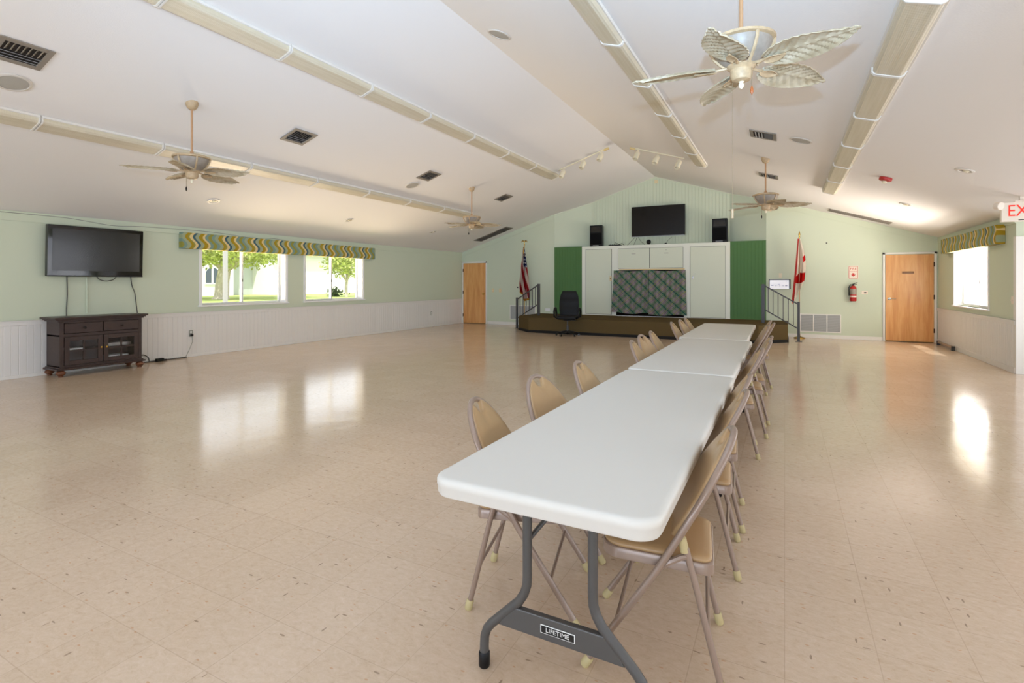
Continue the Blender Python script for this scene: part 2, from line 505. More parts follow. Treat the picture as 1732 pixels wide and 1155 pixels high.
# wainscot with real bead grooves
def wainscot_x(name, xw, sgn, y0, y1, z1):
    b = MB(); pl = board_poly(y0, y1, .085, .005, .012); rows = []
    for (y, d) in pl:
        x = xw + sgn*(.012-d)
        rows.append((b.bm.verts.new((x, y, 0)), b.bm.verts.new((x, y, z1-.05))))
    for a, c in zip(rows, rows[1:]): b.bm.faces.new((a[0], c[0], c[1], a[1]))
    xa, xb = sorted((xw, xw+sgn*.022)); b.box(xa, xb, y0, y1, z1-.07, z1, .004)
    xa, xb = sorted((xw, xw+sgn*.03)); b.box(xa, xb, y0, y1, z1-.018, z1, .004)
    return struct(b.build(name, 'white_panel', smooth=0))
wainscot_x('trim_1', LX, 1, FY, BY, .83)
wainscot_x('trim_2', RXW, -1, 10.5, BY, .81)
def struct_box(name, x0, x1, y0, y1, z0, z1, mat, bevel=.003):
    return struct(MB().box(x0, x1, y0, y1, z0, z1, bevel).build(name, mat, smooth=0))
struct_box('baseboard_left', LX, LX+.02, FY, BY, 0, .05, 'trim_white')
struct_box('baseboard_right', RXW-.022, RXW, 10.5, BY, 0, .09, 'white_panel')
b = MB().box(-8.79, -6.87, BY-.015, BY, 0, .10, .003); b.box(.06, 2.07, BY-.015, BY, 0, .09, .003)
struct(b.build('baseboard_back', 'trim_white', smooth=0))
# frieze boards under the ceiling line, painted like the wall
b = MB(); b.box(LX, LX+.014, FY, BY, EZ-.14, EZ); struct(b.build('trim_3', 'green_wall', smooth=0))
b = MB(); b.box(RXW-.014, RXW, 10.5, BY, EZ-.13, EZ); struct(b.build('trim_4', 'green_wall', smooth=0))
b = MB()
for (xa, xb) in ((LX, AL), (AR, RXW)):
    b.prism([(xa, roof(xa)-.14), (xb, roof(xb)-.14), (xb, roof(xb)), (xa, roof(xa))], BY-.014, BY, 'y')
struct(b.build('trim_5', 'green_wall', smooth=0))
# thin moulding where the gable meets the ceiling
b = MB()
for (p, q) in (((AL, BY-.01), (AL2, AD-.01)), ((AL2, AD-.01), (RID, AD-.01)), ((RID, AD-.01), (AR2, AD-.01)), ((AR2, AD-.01), (AR, BY-.01))):
    b.tube([(p[0], p[1], roof(p[0])-.012), (q[0], q[1], roof(q[0])-.012)], .012, 6)
struct(b.build('trim_6', 'cupboard', smooth=0))
# white casing at the end of the right wall
b = MB().box(RXW-.012, RXW+.17, 10.47, 10.5, 0, 2.08, .004); b.box(RXW-.002, RXW+.002, 10.49, 10.6, .81, 2.08)
struct(b.build('trim_7', 'trim_white', smooth=0))
# entry door just past the wall end
d = MB().box(RXW+.18, 4.3, 10.47, 10.51, .01, 2.04, .003).build('door_3', 'frame_white', smooth=0); struct(d)
MB().tube([(RXW+.24, 10.44, 1.0), (RXW+.24, 10.42, 1.02), (RXW+.36, 10.42, 1.02)], .011, 8).build('door_handle', 'silver', d)

# ------------------------------------------------------------------ windows
def window_x(name, xw, sgn, y0, y1, z0, z1, mid, recess=.15, casing=.05):
    """sliding window set into a wall of normal x; sgn points into the room"""
    root = bpy.data.objects.new(name, None); col.objects.link(root); struct(root); root.location = (xw, (y0+y1)/2, z0)
    O = Vector((xw, (y0+y1)/2, z0))
    def B(*q): return MB()
    def add(b, n, m): b.xf(Matrix.Translation(-O)); return b.build(n, m, root, smooth=0)
    b = MB()
    xi = xw+sgn*.012; xo = xw-sgn*.004
    xa, xb = min(xi, xo), max(xi, xo)
    b.box(xa, xb, y0-casing, y0, z0-.03, z1+casing, .003); b.box(xa, xb, y1, y1+casing, z0-.03, z1+casing, .003)
    b.box(xa, xb, y0-casing, y1+casing, z1, z1+casing, .003); add(b, 'casing', M['frame_white'])
    xs0, xs1 = sorted((xw+sgn*.035, xw-sgn*recess))
    b = MB().box(xs0, xs1, y0-casing-.02, y1+casing+.02, z0-.028, z0, .004); add(b, 'sill', M['frame_white'])
    # jamb lining
    xr0, xr1 = sorted((xw, xw-sgn*.2))
    b = MB(); b.box(xr0, xr1, y0, y0+.012, z0, z1); b.box(xr0, xr1, y1-.012, y1, z0, z1); b.box(xr0, xr1, y0, y1, z1-.012, z1)
    add(b, 'jamb', M['frame_white'])
    xf = xw-sgn*recess
    for k, (ya, yb, off) in enumerate(((y0+.012, mid+.02, .0), (mid-.02, y1-.012, .03))):
        x0_, x1_ = sorted((xf-sgn*off, xf-sgn*off-sgn*.028)); w = .036
        b = MB(); b.box(x0_, x1_, ya, ya+w, z0, z1); b.box(x0_, x1_, yb-w, yb, z0, z1); b.box(x0_, x1_, ya+w, yb-w, z0, z0+w); b.box(x0_, x1_, ya+w, yb-w, z1-w, z1)
        s = add(b, 'sash', M['frame_white'])
        xg = (x0_+x1_)/2
        g = MB().box(xg-.002, xg+.002, ya+w, yb-w, z0+w, z1-w).xf(Matrix.Translation(-O)).build('pane', 'glass', s, smooth=0)
    l0, l1 = sorted((xf+sgn*.012, xf))
    add(MB().box(l0, l1, mid-.012, mid+.012, z0+.45, z0+.51, .002), 'latch', M['silver'])
    return root
window_x('window_1', LX, 1, *W1, mid=6.94)
window_x('window_2', LX, 1, *W2, mid=9.33)
window_x('window_3', RXW, -1, *WR, mid=12.55, recess=.11)
n = 4
for (ya, yb, za, zb) in ENT:
    b = MB(); w = .05
    for (p, q) in ((ya, ya+w), (yb-w, yb), ((ya+yb)/2-w/2, (ya+yb)/2+w/2)): b.box(4.62, 4.68, p, q, za, zb)
    b.box(4.62, 4.68, ya, yb, za, za+w); b.box(4.62, 4.68, ya, yb, zb-w, zb)
    r = struct(b.build('window_%d' % n, 'frame_white', smooth=0)); n += 1
    MB().box(4.648, 4.652, ya, yb, za, zb).build('pane', 'glass', r, smooth=0)
for (xa, xb) in FW:
    b = MB(); w = .05; y0, y1 = FY-.1, FY-.04
    for (p, q) in ((xa, xa+w), (xb-w, xb), ((xa+xb)/2-w/2, (xa+xb)/2+w/2)): b.box(p, q, y0, y1, .8, 2.1)
    b.box(xa, xb, y0, y1, .8, .85); b.box(xa, xb, y0, y1, 2.05, 2.1)
    r = struct(b.build('window_%d' % n, 'frame_white', smooth=0)); n += 1
    MB().box(xa, xb, FY-.072, FY-.068, .8, 2.1).build('pane', 'glass', r, smooth=0)

# ------------------------------------------------------------------ wooden doors in the back wall
def wood_door(name, x0, x1, z1, hinge_left, plate=False):
    O = Vector(((x0+x1)/2, BY, 0))
    r = MB().box(x0, x1, BY-.022, BY-.002, .012, z1, .003).xf(T(*(-O))).build(name, 'maple', smooth=0)
    r.location = O; struct(r)
    def part(b, n, m): return b.xf(T(*(-O))).build(n, m, r, smooth=30)
    c = MB(); w = .045
    c.box(x0-w-.008, x0-.008, BY-.03, BY, 0, z1+w+.01, .003); c.box(x1+.008, x1+w+.008, BY-.03, BY, 0, z1+w+.01, .003); c.box(x0-w-.008, x1+w+.008, BY-.03, BY, z1+.01, z1+w+.012, .003)
    part(c, 'door_casing', 'trim_white')
    hx = x0-.006 if hinge_left else x1+.006
    for z in (.28, 1.05, 1.80):
        part(MB().tube([(hx, BY-.032, z-.05), (hx, BY-.032, z+.05)], .010, 8).box(hx-.012, hx+.012, BY-.03, BY-.02, z-.05, z+.05), 'hinge', 'knob_dark')
    kx = x1-.07 if hinge_left else x0+.075
    if hinge_left:
        part(MB().lathe([(.03, 0), (.03, .008), (.012, .012), (.012, .03), (.028, .04), (.03, .055), (.018, .066), (.002, .068)], 16, T(kx, BY-.022, 1.0) @ RX(pi/2)), 'door_knob', 'brass')
    else:
        k = MB().lathe([(.032, 0), (.032, .01), (.014, .014), (.014, .05)], 16, T(kx, BY-.022, 1.0) @ RX(pi/2))
        k.tube([(kx, BY-.068, 1.0), (kx+.05, BY-.072, 1.0), (kx+.12, BY-.066, .998)], .009, 8)
        part(k, 'door_lever', 'chrome')
    part(MB().box(x0+.01, x1-.01, BY-.03, BY-.02, 0, .014), 'threshold', 'shadow_gap')
    if plate:
        p = part(MB().box(2.43, 2.655, BY-.027, BY-.021, 1.588, 1.642, .002), 'name_plate', 'plate_brown')
    return r
wood_door('door_1', -9.735, -8.855, 2.035, True)
wood_door('door_2', 2.112, 3.020, 2.035, False, True)

# ------------------------------------------------------------------ ceiling fixtures
def slope_matrix(x, y):
    """local frame on the ceiling: z points down away from it, y along the room, x up the slope"""
    th = math.atan(SL) * (1 if x < RID else -1)
    return Matrix.Translation((x, y, roof(x))) @ RY(-th)
def place_on_ceiling(o, x, y):
    o.location = (x, y, roof(x)-.002); o.rotation_euler = (0, -math.atan(SL)*(1 if x < RID else -1), 0)

SEG = 1.28
def fixture(name='fluorescent_light'):
    r = bpy.data.objects.new(name, None); col.objects.link(r); r.empty_display_size = .1
    h = SEG/2-.004
    b = MB().box(-.135, .135, -h, h, -.03, .0, .004)
    b.build('housing', 'fixture_white', r, smooth=0)
    # wrap-around lens
    pr = [(-.118, -.03), (-.108, -.062), (-.085, -.078), (.085, -.078), (.108, -.062), (.118, -.03)]
    MB().prism(pr, -h+.012, h-.012, 'y').build('diffuser', 'lens', r, smooth=25)
    for s in (-1, 1):
        pe = [(-.128, -.025), (-.118, -.068), (-.09, -.086), (.09, -.086), (.118, -.068), (.128, -.025)]
        a, c = sorted((s*h, s*(h-.016)))
        MB().prism(pe, a, c, 'y').build('end_cap', 'fixture_white', r, smooth=0)
    return r
fx0 = None
rows = [(-4.94, 1, 'the upper row on the TV side slope', 9), (-7.38, 1, 'the low row above the window valance', 9),
        (-1.56, 1, 'the row beside the ridge over the long tables', 6), (.77, 1, 'the row nearest the exit sign', 6)]
ords = ['first', 'second', 'third', 'fourth', 'fifth', 'sixth', 'seventh', 'eighth', 'ninth']
for (x, _, where, cnt) in rows:
    for k in range(cnt):
        y = 11.62 - SEG*(k+.5)
        if fx0 is None: fx0 = fixture(); o = fx0
        else: o = dup(fx0)
        place_on_ceiling(o, x, y)
        tag(o, '%s fluorescent light from the stage in %s' % (ords[k], where), 'ceiling light', 'fluorescent lights in rows along the ceiling')

def air_vent():
    r = bpy.data.objects.new('air_vent', None); col.objects.link(r)
    b = MB(); a, c = .18, .20; w = .05
    for (x0, x1, y0, y1) in ((-a, a, -c, -c+w), (-a, a, c-w, c), (-a, -a+w, -c+w, c-w), (a-w, a, -c+w, c-w)): b.box(x0, x1, y0, y1, -.012, 0, .003)
    b.build('frame', 'vent_metal', r, smooth=0)
    MB().box(-a+w, a-w, -c+w, c-w, -.004, -.001).build('duct', 'vent_dark', r, smooth=0)
    for k in range(3):
        x = -.10+k*.042
        MB().box(-.02, .02, -c+w, c-w, -.001, .001, mat=T(x, 0, -.010) @ RY(radians(40))).build('louver', 'vent_white', r, smooth=0)
    for k in range(7):
        y = -.12+k*.04
        MB().box(.02, a-w, -.016, .016, -.001, .001, mat=T(0, y, -.010) @ RX(radians(42))).build('louver', 'vent_metal', r, smooth=0)
    return r
av = air_vent(); first = True
for (x, y, lab) in ((-6.32, 2.17, 'square grey air vent nearest the camera beside a round ceiling speaker'), (-6.32, 5.31, 'square grey air vent alone on the ceiling above the two windows'),
                    (-6.32, 8.46, 'square grey air vent just above the small round ceiling speaker'), (-6.30, 11.55, 'small grey air vent beyond the far fan on the TV side'),
                    (-.27, 8.24, 'square grey air vent beside the round speaker over the long tables'), (-.28, 11.45, 'square grey air vent behind the rod of the fan by the stage')):
    o = av if first else dup(av); first = False
    place_on_ceiling(o, x, y)
    if x > RID: o.rotation_euler = (0, math.atan(SL), 0)
    tag(o, lab, 'air vent', 'square ceiling air vents')

def ceiling_speaker():
    r = bpy.data.objects.new('ceiling_speaker', None); col.objects.link(r)
    MB().lathe([(.15, 0), (.15, -.006), (.14, -.012), (.125, -.012), (.125, -.004)], 32, capt=False).build('rim', 'speaker_white', r)
    MB().lathe([(.125, -.006), (.06, -.010), (.002, -.011)], 32).build('grille', 'speaker_mesh', r)
    return r
cs = ceiling_speaker(); first = True
for (x, y, lab) in ((-6.80, 2.27, 'round white ceiling speaker beside the air vent nearest the camera'), (-6.77, 8.50, 'round grey ceiling speaker below an air vent over the second window'),
                    (-3.06, 5.50, 'round ceiling speaker alone beside the roof ridge'), (.20, 8.19, 'round grey ceiling speaker beside the vent over the long tables')):
    o = cs if first else dup(cs); first = False
    place_on_ceiling(o, x, y); tag(o, lab, 'ceiling speaker', 'round ceiling speakers')

def downlight():
    r = bpy.data.objects.new('recessed_downlight', None); col.objects.link(r)
    MB().lathe([(.10, 0), (.10, -.006), (.088, -.012), (.072, -.010), (.066, -.002)], 28, capt=False).build('trim_ring', 'fixture_white', r)
    MB().lathe([(.072, -.003), (.05, -.004), (.002, -.004)], 24).build('baffle', 'vent_metal', r)
    MB().sphere((.012, 0, -.006), .036, 14, (1, 1, .45)).build('bulb', 'lamp_cream', r)
    return r
dl = downlight(); first = True
for (x, y, lab) in ((-8.65, 5.50, 'small round recessed light below the fan nearest the wall TV'), (-8.64, 8.61, 'small round recessed light in the slope above the second window'),
                    (-8.62, 11.72, 'small round recessed light below the far fan on the TV side'), (1.98, 8.30, 'round recessed light between the red alarm and the exit sign'),
                    (1.92, 11.52, 'small round recessed light above the door with the brown plate')):
    o = dl if first else dup(dl); first = False
    place_on_ceiling(o, x, y); tag(o, lab, 'recessed light', 'round recessed ceiling lights')

# long return grilles by the back wall
def ceiling_grille(name, x, y, lab, lx, ly):
    r = bpy.data.objects.new(name, None); col.objects.link(r)
    b = MB(); a, c = lx/2, ly/2; w = .03
    for (x0, x1, y0, y1) in ((-a, a, -c, -c+w), (-a, a, c-w, c), (-a, -a+w, -c, c), (a-w, a, -c, c)): b.box(x0, x1, y0, y1, -.012, 0)
    b.build('frame', 'vent_metal', r, smooth=0)
    MB().box(-a+w, a-w, -c+w, c-w, -.003, -.001).build('duct', 'vent_dark', r, smooth=0)
    b = MB(); nn = 14
    for k in range(nn):
        yy = -c+w+(k+.5)*(2*c-2*w)/nn
        b.box(-a+w, a-w, -.013, .013, -.001, .001, mat=T(0, yy, -.009) @ RX(radians(28)))
    b.build('slats', 'vent_metal', r, smooth=0)
    place_on_ceiling(r, x, y); return tag(r, lab, 'air vent', 'long ceiling return grilles')
ceiling_grille('return_grille', -8.2, 14.36, 'long grey slatted grille in the ceiling above the striped flag', 1.24, .46)
ceiling_grille('return_grille', 1.52, 14.36, 'long grey slatted grille in the ceiling above the fire sign', 1.27, .40)

# red fire alarm
r = bpy.data.objects.new('fire_alarm', None); col.objects.link(r); place_on_ceiling(r, 1.36, 9.60)
tag(r, 'round red fire alarm with white strobe on the ceiling', 'fire alarm')
MB().lathe([(.085, 0), (.085, -.03), (.078, -.045), (.05, -.052), (.002, -.052)], 28).build('base', 'alarm_red', r)
MB().lathe([(.03, -.05), (.03, -.07), (.018, -.085), (.002, -.088)], 18).build('strobe', 'lamp_cream', r)

# track lights
def track(name, x0, x1, y, lab):
    O = Vector(((x0+x1)/2, y, roof((x0+x1)/2)))
    r = thing(name, lab, 'track rail', O, 0, 'track rails by the ridge')
    b = MB(); p, q = Vector((x0, y, roof(x0)-.014)), Vector((x1, y, roof(x1)-.014))
    b.tube([p-O, q-O], .016, 6); b.build('rail', 'lamp_cream', r)
    s = x0 if abs(x0-RID) < abs(x1-RID) else x1
    sg = 1 if s == x0 else -1
    MB().box(-.06, .06, -.025, .025, -.03, .01, .004, mat=T(*(Vector((s+sg*.06, y, roof(s+sg*.06)-.02))-O)) @ RY(-math.atan(SL)*(1 if s < RID else -1))).build('feed_box', 'rod_wood', r)
    return r
track('track_rail', -4.72, -3.50, 11.36, 'cream track rail on the slope toward the TV side by the ridge')
track('track_rail', -3.02, -1.86, 11.36, 'cream track rail on the slope over the long tables by the ridge')
def track_head():
    r = bpy.data.objects.new('track_light', None); col.objects.link(r)
    b = MB(); b.tube([(0, 0, -.038), (0, 0, -.09)], .009, 8); b.box(-.018, .018, -.018, .018, -.060, -.044, .004)
    b.build('stem', 'lamp_cream', r)
    m = T(0, 0, -.08) @ RX(radians(-28)) @ RY(radians(14))
    MB().lathe([(.02, .005), (.045, -.01), (.056, -.03), (.058, -.19), (.052, -.195), (.05, -.12)], 20, m, capt=True).build('shade', 'lamp_cream', r)
    return r
th = track_head(); first = True
for (x, lab) in ((-4.58, 'cream cylinder spotlight nearest the fluorescent row on the TV side track'), (-4.08, 'middle cream cylinder spotlight on the TV side track'), (-3.66, 'cream cylinder spotlight on the TV side track nearest the ridge'),
                 (-2.84, 'cream cylinder spotlight nearest the ridge over the long tables'), (-2.42, 'middle cream cylinder spotlight on the track over the long tables'), (-1.96, 'cream cylinder spotlight farthest from the ridge over the long tables')):
    o = th if first else dup(th); first = False
    o.location = (x, 11.36, roof(x)); tag(o, lab, 'track light', 'cylinder spotlights on the tracks')

# ------------------------------------------------------------------ ceiling fans
def leaf_blade():
    b = MB(); R0, R1 = .16, .70
    def hw(t):
        return .022 + .108*(sin(pi*min(.985, .03+t*.925)**.85))**.75
    def fn(i, j):
        t = i; s = j*2-1
        w = hw(t)*(1 - .10*abs(((t*9) % 1)-.5)*(abs(s) > .9))
        r_ = R0+(R1-R0)*t - .075*abs(s)**1.5*t
        ph = t*9 + abs(s)*2.4*(-1)
        tri = abs((ph % 1)-.5)*2
        z = .011*tri*min(1, 6*abs(s))*(1-abs(s)**5*.8) - .02*t*t - .016*s*s
        return Vector((r_, s*w, z))
    b.grid(54, 16, fn)
    return b
def make_fan(scale_drop):
    """origin at ceiling; hub so that blades sit scale_drop below"""
    r = bpy.data.objects.new('ceiling_fan', None); col.objects.link(r)
    D = scale_drop
    MB().lathe([(.012, -.085), (.03, -.08), (.055, -.055), (.068, -.02), (.07, .03)], 24).build('canopy', 'fan_frame', r)
    MB().tube([(0, 0, -.07), (0, 0, -D+.19)], .012, 10).lathe([(.05, -D+.175), (.03, -D+.2), (.016, -D+.24)], 16).build('downrod', 'fan_rod', r)
    h = MB().lathe([(.188, -D+.158), (.182, -D+.12), (.155, -D+.07), (.118, -D+.03), (.085, -D+.005)], 30)
    h = h.build('motor_housing', 'fan_panel', r)
    rim = MB().lathe([(.06, -D+.186), (.18, -D+.182), (.206, -D+.170), (.206, -D+.154), (.185, -D+.146)], 30)
    for k in range(6):
        a = k*pi/3+.3
        rim.tube([(cos(a)*.194, sin(a)*.194, -D+.155), (cos(a)*.189, sin(a)*.189, -D+.12), (cos(a)*.162, sin(a)*.162, -D+.07), (cos(a)*.125, sin(a)*.125, -D+.03), (cos(a)*.09, sin(a)*.09, -D)], .011, 6)
    rim.build('housing_rim', 'fan_frame', h)
    MB().lathe([(.02, -D-.095), (.055, -D-.085), (.068, -D-.06), (.068, -D-.02), (.09, -D), (.09, -D+.012)], 24).build('switch_housing', 'fan_frame', r)
    MB().lathe([(.002, -D-.142), (.012, -D-.135), (.018, -D-.115), (.012, -D-.1), (.022, -D-.092)], 14).build('finial', 'lamp_cream', r)
    for k in range(5):
        m = RZ(2*pi*k/5) @ T(0, 0, -D+.005) @ RX(radians(-13))
        bl = leaf_blade().xf(m).build('blade', 'blade', r, smooth=20, solid=.005)
        arm = MB().tube([(.07, 0, .0), (.12, 0, -.008), (.17, 0, -.010)], .010, 6)
        def lf(i, j):
            t = i; s = j*2-1; w = .034*sin(pi*min(1, .12+t*.88))**.8
            return Vector((.15+.14*t, s*w, -.014+.006*abs(((t*6-abs(s)*1.5) % 1)-.5)-.012*s*s))
        arm.grid(20, 6, lf)
        arm.xf(m).build('blade_arm', 'fan_frame', bl, smooth=25, solid=.004)
    return r
def pull(parent, x, y, z0, length, bob='pull_wood'):
    c = MB().tube([(x, y, z0), (x, y, z0-length)], .0022, 5).build('pull_chain', 'chain', parent)
    MB().lathe([(.002, z0-length-.055), (.010, z0-length-.04), (.010, z0-length-.02), (.003, z0-length+.002)], 10, T(x, y, 0)).build('pull_bob', bob, c)
fans = [(-.25, 3.70, radians(45), .70, 'whitewashed palm leaf ceiling fan hanging over the nearest long table'),
        (-6.30, 3.74, radians(27.7), .82, 'palm leaf ceiling fan hanging in front of the wall TV side'),
        (-6.30, 10.04, radians(27.7), .83, 'palm leaf ceiling fan far off near the wooden door by the striped flag'),
        (-.285, 9.85, radians(8), .79, 'palm leaf ceiling fan hanging before the stage near the state flag')]
for (x, y, a, drop, lab) in fans:
    f = make_fan(drop); f.location = (x, y, roof(x)); f.rotation_euler = (0, 0, a)
    tag(f, lab, 'ceiling fan', 'palm leaf ceiling fans')
    inv = RZ(-a)
    if y < 3.72:
        p = inv @ Vector((.065, -.05, 0)); pull(f, p.x, p.y, -drop-.03, .12)
        # long chain hanging down to hand height side of the hub
        p = inv @ Vector((-.055, .02, 0))
        c = MB().tube([(p.x, p.y, -drop-.06), (p.x, p.y, -drop-.94)], .0016, 5).build('pull_chain', 'chain', f)
        MB().tube([(p.x, p.y, -drop-.92), (p.x, p.y, -drop-.98)], .007, 10).build('pull_bob', 'fan_frame', c)
    else:
        p = inv @ Vector((-.06, -.03, 0)); pull(f, p.x, p.y, -drop-.04, .14, 'knob_dark')

# ------------------------------------------------------------------ long folding tables
def folding_table():
    L, W, H = 2.435, .745, .742
    r = bpy.data.objects.new('folding_table', None); col.objects.link(r)
    def rr(hx, hy, rad, n=8):
        p = []
        for (sx, sy, a0) in ((1, 1, 0), (-1, 1, pi/2), (-1, -1, pi), (1, -1, 3*pi/2)):
            for k in range(n+1):
                a = a0+pi/2*k/n; p.append((sx*(hx-rad)+rad*cos(a), sy*(hy-rad)+rad*sin(a)))
        return p
    b = MB()
    # stacked outline rings: soft rolled top edge, stepped skirt
    prof = [(-.030, H-.062), (-.008, H-.060), (-.003, H-.052), (-.003, H-.032), (.0, H-.028), (.0, H-.012), (-.004, H-.005), (-.011, H-.001), (-.022, H)]
    rings = []
    for (off, z) in prof:
        rings.append([b.bm.verts.new((x, y, z)) for x, y in rr(W/2+off, L/2+off, .075+off)])
    n = len(rings[0])
    for A, B in zip(rings, rings[1:]):
        for k in range(n): b.bm.faces.new((A[k], A[(k+1) % n], B[(k+1) % n], B[k]))
    b.bm.faces.new(rings[-1]); b.bm.faces.new(list(reversed(rings[0])))
    b.build('tabletop', 'table_white', r, smooth=50)
    for s in (-1, 1):
        yl = s*(L/2-.225)
        for sx in (-1, 1):
            P = [(sx*.118, yl, H-.05), (sx*.118, yl, .37), (sx*.120, yl, .335), (sx*.130, yl, .305), (sx*.150, yl, .272), (sx*.258, yl, .165), (sx*.278, yl, .14), (sx*.288, yl, .11), (sx*.290, yl, .08), (sx*.290, yl, .022)]
            lg = MB().tube(P, .0165, 12).build('leg', 'table_leg', r, smooth=60)
            MB().lathe([(.018, .0), (.0205, .006), (.0205, .05), (.0185, .054)], 14, T(sx*.290, yl, 0)).build('foot_cap', 'black_plastic', lg)
        st = MB().prism([(-.185, .252), (.185, .252), (.225, .175), (-.225, .175)], yl-.012, yl+.012, 'y', bevel=.004).build('cross_brace', 'table_leg', r, smooth=0)
        yo = yl+s*.0135
        pl_ = MB().box(-.062, .062, min(yo-.0012, yo+.0012), max(yo-.0012, yo+.0012), .200, .228, .0008).build('badge', 'label_white', st, smooth=0)
        y2 = yo+s*.0016
        MB().prism([(-.059, .203), (-.053, .2025), (.053, .2025), (.059, .203), (.059, .2255), (-.059, .2255)], min(y2-.0006, y2+.0006), max(y2-.0006, y2+.0006), 'y').build('badge_face', 'label_black', st, smooth=0)
        mt = T(0, y2+s*.0012, .2143) @ (RX(pi/2) if s < 0 else RZ(pi) @ RX(pi/2))
        text_mesh('badge_text', 'LIFETIME', .021, 'label_white', st, mt, .0004, sx=1.05)
        # folding struts: from each leg to a hub under the top, then two stays on to the centre
        yh = yl-s*.30; zh = H-.105
        for sx in (-1, 1):
            MB().tube([(sx*.118, yl-s*.016, .49), (sx*.02, yh, zh)], .0085, 8).build('strut', 'table_leg', r)
        MB().box(-.03, .03, min(yh-.02, yh+.02), max(yh-.02, yh+.02), zh-.018, zh+.018, .004).build('hinge_block', 'black_plastic', r)
        MB().tube([(0, yh, zh), (0, yh-s*.28, H-.07)], .009, 8).tube([(-.13, yh-s*.28, H-.07), (.13, yh-s*.28, H-.07)], .009, 8).build('stay', 'table_leg', r)
    return r
t1 = folding_table()
tabs = [(-.668, 2.605, 0.0, 'white plastic folding table nearest the camera'), (-.682, 5.055, radians(.2), 'white plastic folding table in the middle of the long row'), (-.745, 7.50, radians(.6), 'white plastic folding table nearest the stage at the end of the row')]
for i, (x, y, a, lab) in enumerate(tabs):
    o = t1 if i == 0 else dup(t1)
    o.location = (x, y, 0 if i != 1 else 0.0); o.rotation_euler = (0, 0, a)
    tag(o, lab, 'table', 'folding tables set end to end')

